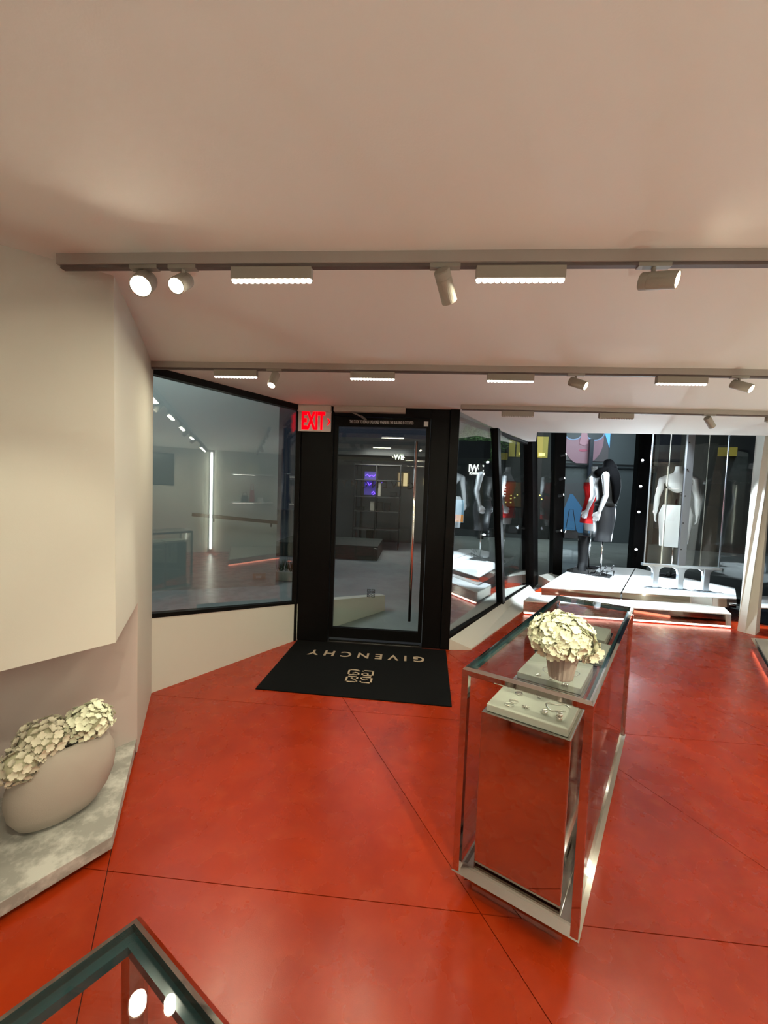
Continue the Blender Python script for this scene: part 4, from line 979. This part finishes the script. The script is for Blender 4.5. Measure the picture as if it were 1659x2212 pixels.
for i, (x, z) in enumerate(((3.80, 2.04), (3.80, 1.92), (3.80, 1.80), (3.80, 1.68), (4.05, 1.70), (4.05, 1.58), (4.2, 1.62), (4.3, 1.74), (3.85, 1.42), (4.05, 1.42), (5.2, 1.75), (5.28, 1.6))):
    MB().lathe([(.012, -.03), (.032, -.01), (.032, .01), (.012, .03)], 8, Matrix.Translation((x, 16.17, z))).build('bulb', AMB2 if i > 3 else SIGN, f_)
# street tree
t = thing('street_tree', 'dark leafy street tree beyond the right window', 'tree', (2.7, 15.2, -.05))
MB().tube([(2.75, 15.3, -.05), (2.7, 15.3, 1.5), (2.6, 15.3, 3.0), (2.4, 15.2, 4.0)], [.11, .09, .07, .04], 8).build('trunk', mat('bark', (.03, .025, .02), .9), t)
gm = MB(); rnd = random.Random(11)
for i in range(2600):
    while True:
        p_ = Vector((rnd.uniform(-1, 1), rnd.uniform(-1, 1), rnd.uniform(-1, 1)))
        if p_.length < 1: break
    c_ = Vector((2.6 + p_[0] * 1.0, 15.2 + p_[1] * .6, 3.72 + p_[2] * .82)); s_ = rnd.uniform(.03, .065)
    a = Vector((rnd.uniform(-1, 1), rnd.uniform(-1, 1), rnd.uniform(-1, 1))).normalized(); b = a.orthogonal().normalized()
    gm.add([c_ - a * s_, c_ + b * s_ * .5, c_ + a * s_, c_ - b * s_ * .5], [[0, 1, 2, 3]])
g = gm.build('foliage', LEAF, t, recalc=False); g['kind'] = 'stuff'
area_light('foliage_fill', (2.6, 12.6, 4.6), .6, 170, (.9, 1, .9), rot=(math.radians(50), 0, 0))  # unseen area light added to brighten the leaves, no fixture

# advertising wall beyond the rear panes
t = thing('billboard', 'large lit fashion billboard of a face with sunglasses beyond the rear glass', 'billboard', (6.8, 16.0, -.05))
MB().box((7.7, 16.3, 2.6), (4.0, .3, 5.3)).build('wall', mat('slate_wall', (.10, .115, .125), .7), t)
def disc(cx, cz, rx, rz, y, n=28, a0=0, a1=2 * math.pi):
    pts = [(cx + rx * math.cos(a0 + (a1 - a0) * k / n), y, cz + rz * math.sin(a0 + (a1 - a0) * k / n)) for k in range(n)]
    return MB().slab(pts, (0, .012, 0))
def ep(name, c, e): return mat(name, c, .5, emit=c, estr=e)
sk = ep('print_skin', (.30, .17, .22), .28); lens_ = ep('print_lens', (.05, .06, .07), .3); rim = ep('print_rim', (.18, .26, .42), .6)
b_ = MB().box((6.75, 16.12, 4.15), (2.0, .05, 1.9)).build('poster', ep('print_ground', (.10, .09, .10), .3), t)
disc(6.75, 4.05, .78, 1.0, 16.07).build('face_print', sk, b_)
for sx in (-1, 1):
    disc(6.75 + sx * .42, 4.35, .38, .34, 16.05).build('rim_print', rim, b_); disc(6.75 + sx * .42, 4.36, .34, .30, 16.035).build('lens_print', lens_, b_)
MB().slab([(6.66, 16.03, 4.5), (6.84, 16.03, 4.5), (6.92, 16.03, 3.88), (6.75, 16.03, 3.80), (6.58, 16.03, 3.88)], (0, .02, 0)).build('nose_print', ep('print_nose', (.38, .20, .26), .35), b_)
disc(6.75, 3.62, .16, .05, 16.05).build('lips_print', ep('print_lips', (.35, .08, .14), .4), b_)
MB().slab([(7.55, 16.04, 4.3), (7.75, 16.04, 4.6), (7.75, 16.04, 3.75)], (0, .02, 0)).build('accent_print', ep('print_blue', (.12, .40, .85), .9), b_)
p2_ = MB().box((6.75, 16.12, 1.3), (1.5, .05, 2.4)).build('poster', ep('print_ground2', (.07, .08, .09), .3), t)
MB().slab([(6.36, 16.07, 1.85), (6.46, 16.07, 1.85), (6.95, 16.07, 1.2), (7.25, 16.07, .30), (6.05, 16.07, .30), (6.15, 16.07, 1.2)], (0, .02, 0)).build('skirt_print', ep('print_denim', (.05, .15, .30), .4), p2_)
MB().box((6.98, 15.9, 2.0), (.14, .14, 4.1)).build('pillar', mat('dark_pillar', (.02, .025, .04), .5), t)
MB().box((7.7, 15.95, 3.05), (3.6, .1, .07)).build('lintel', BLACKM, t)
t = thing('far_corner_building', 'dark grey building corner beyond the right-hand rear pane', 'building', (11, 16, -.05))
MB().box((11.6, 14.5, 2.6), (3.6, .4, 5.3), Matrix.Rotation(math.radians(-25), 3, 'Z')).build('wall', mat('far_grey', (.07, .07, .068), .7), t)
MB().box((10.9, 14.35, 3.5), (.5, .1, .3), Matrix.Rotation(math.radians(-25), 3, 'Z')).build('window', AMB, t)
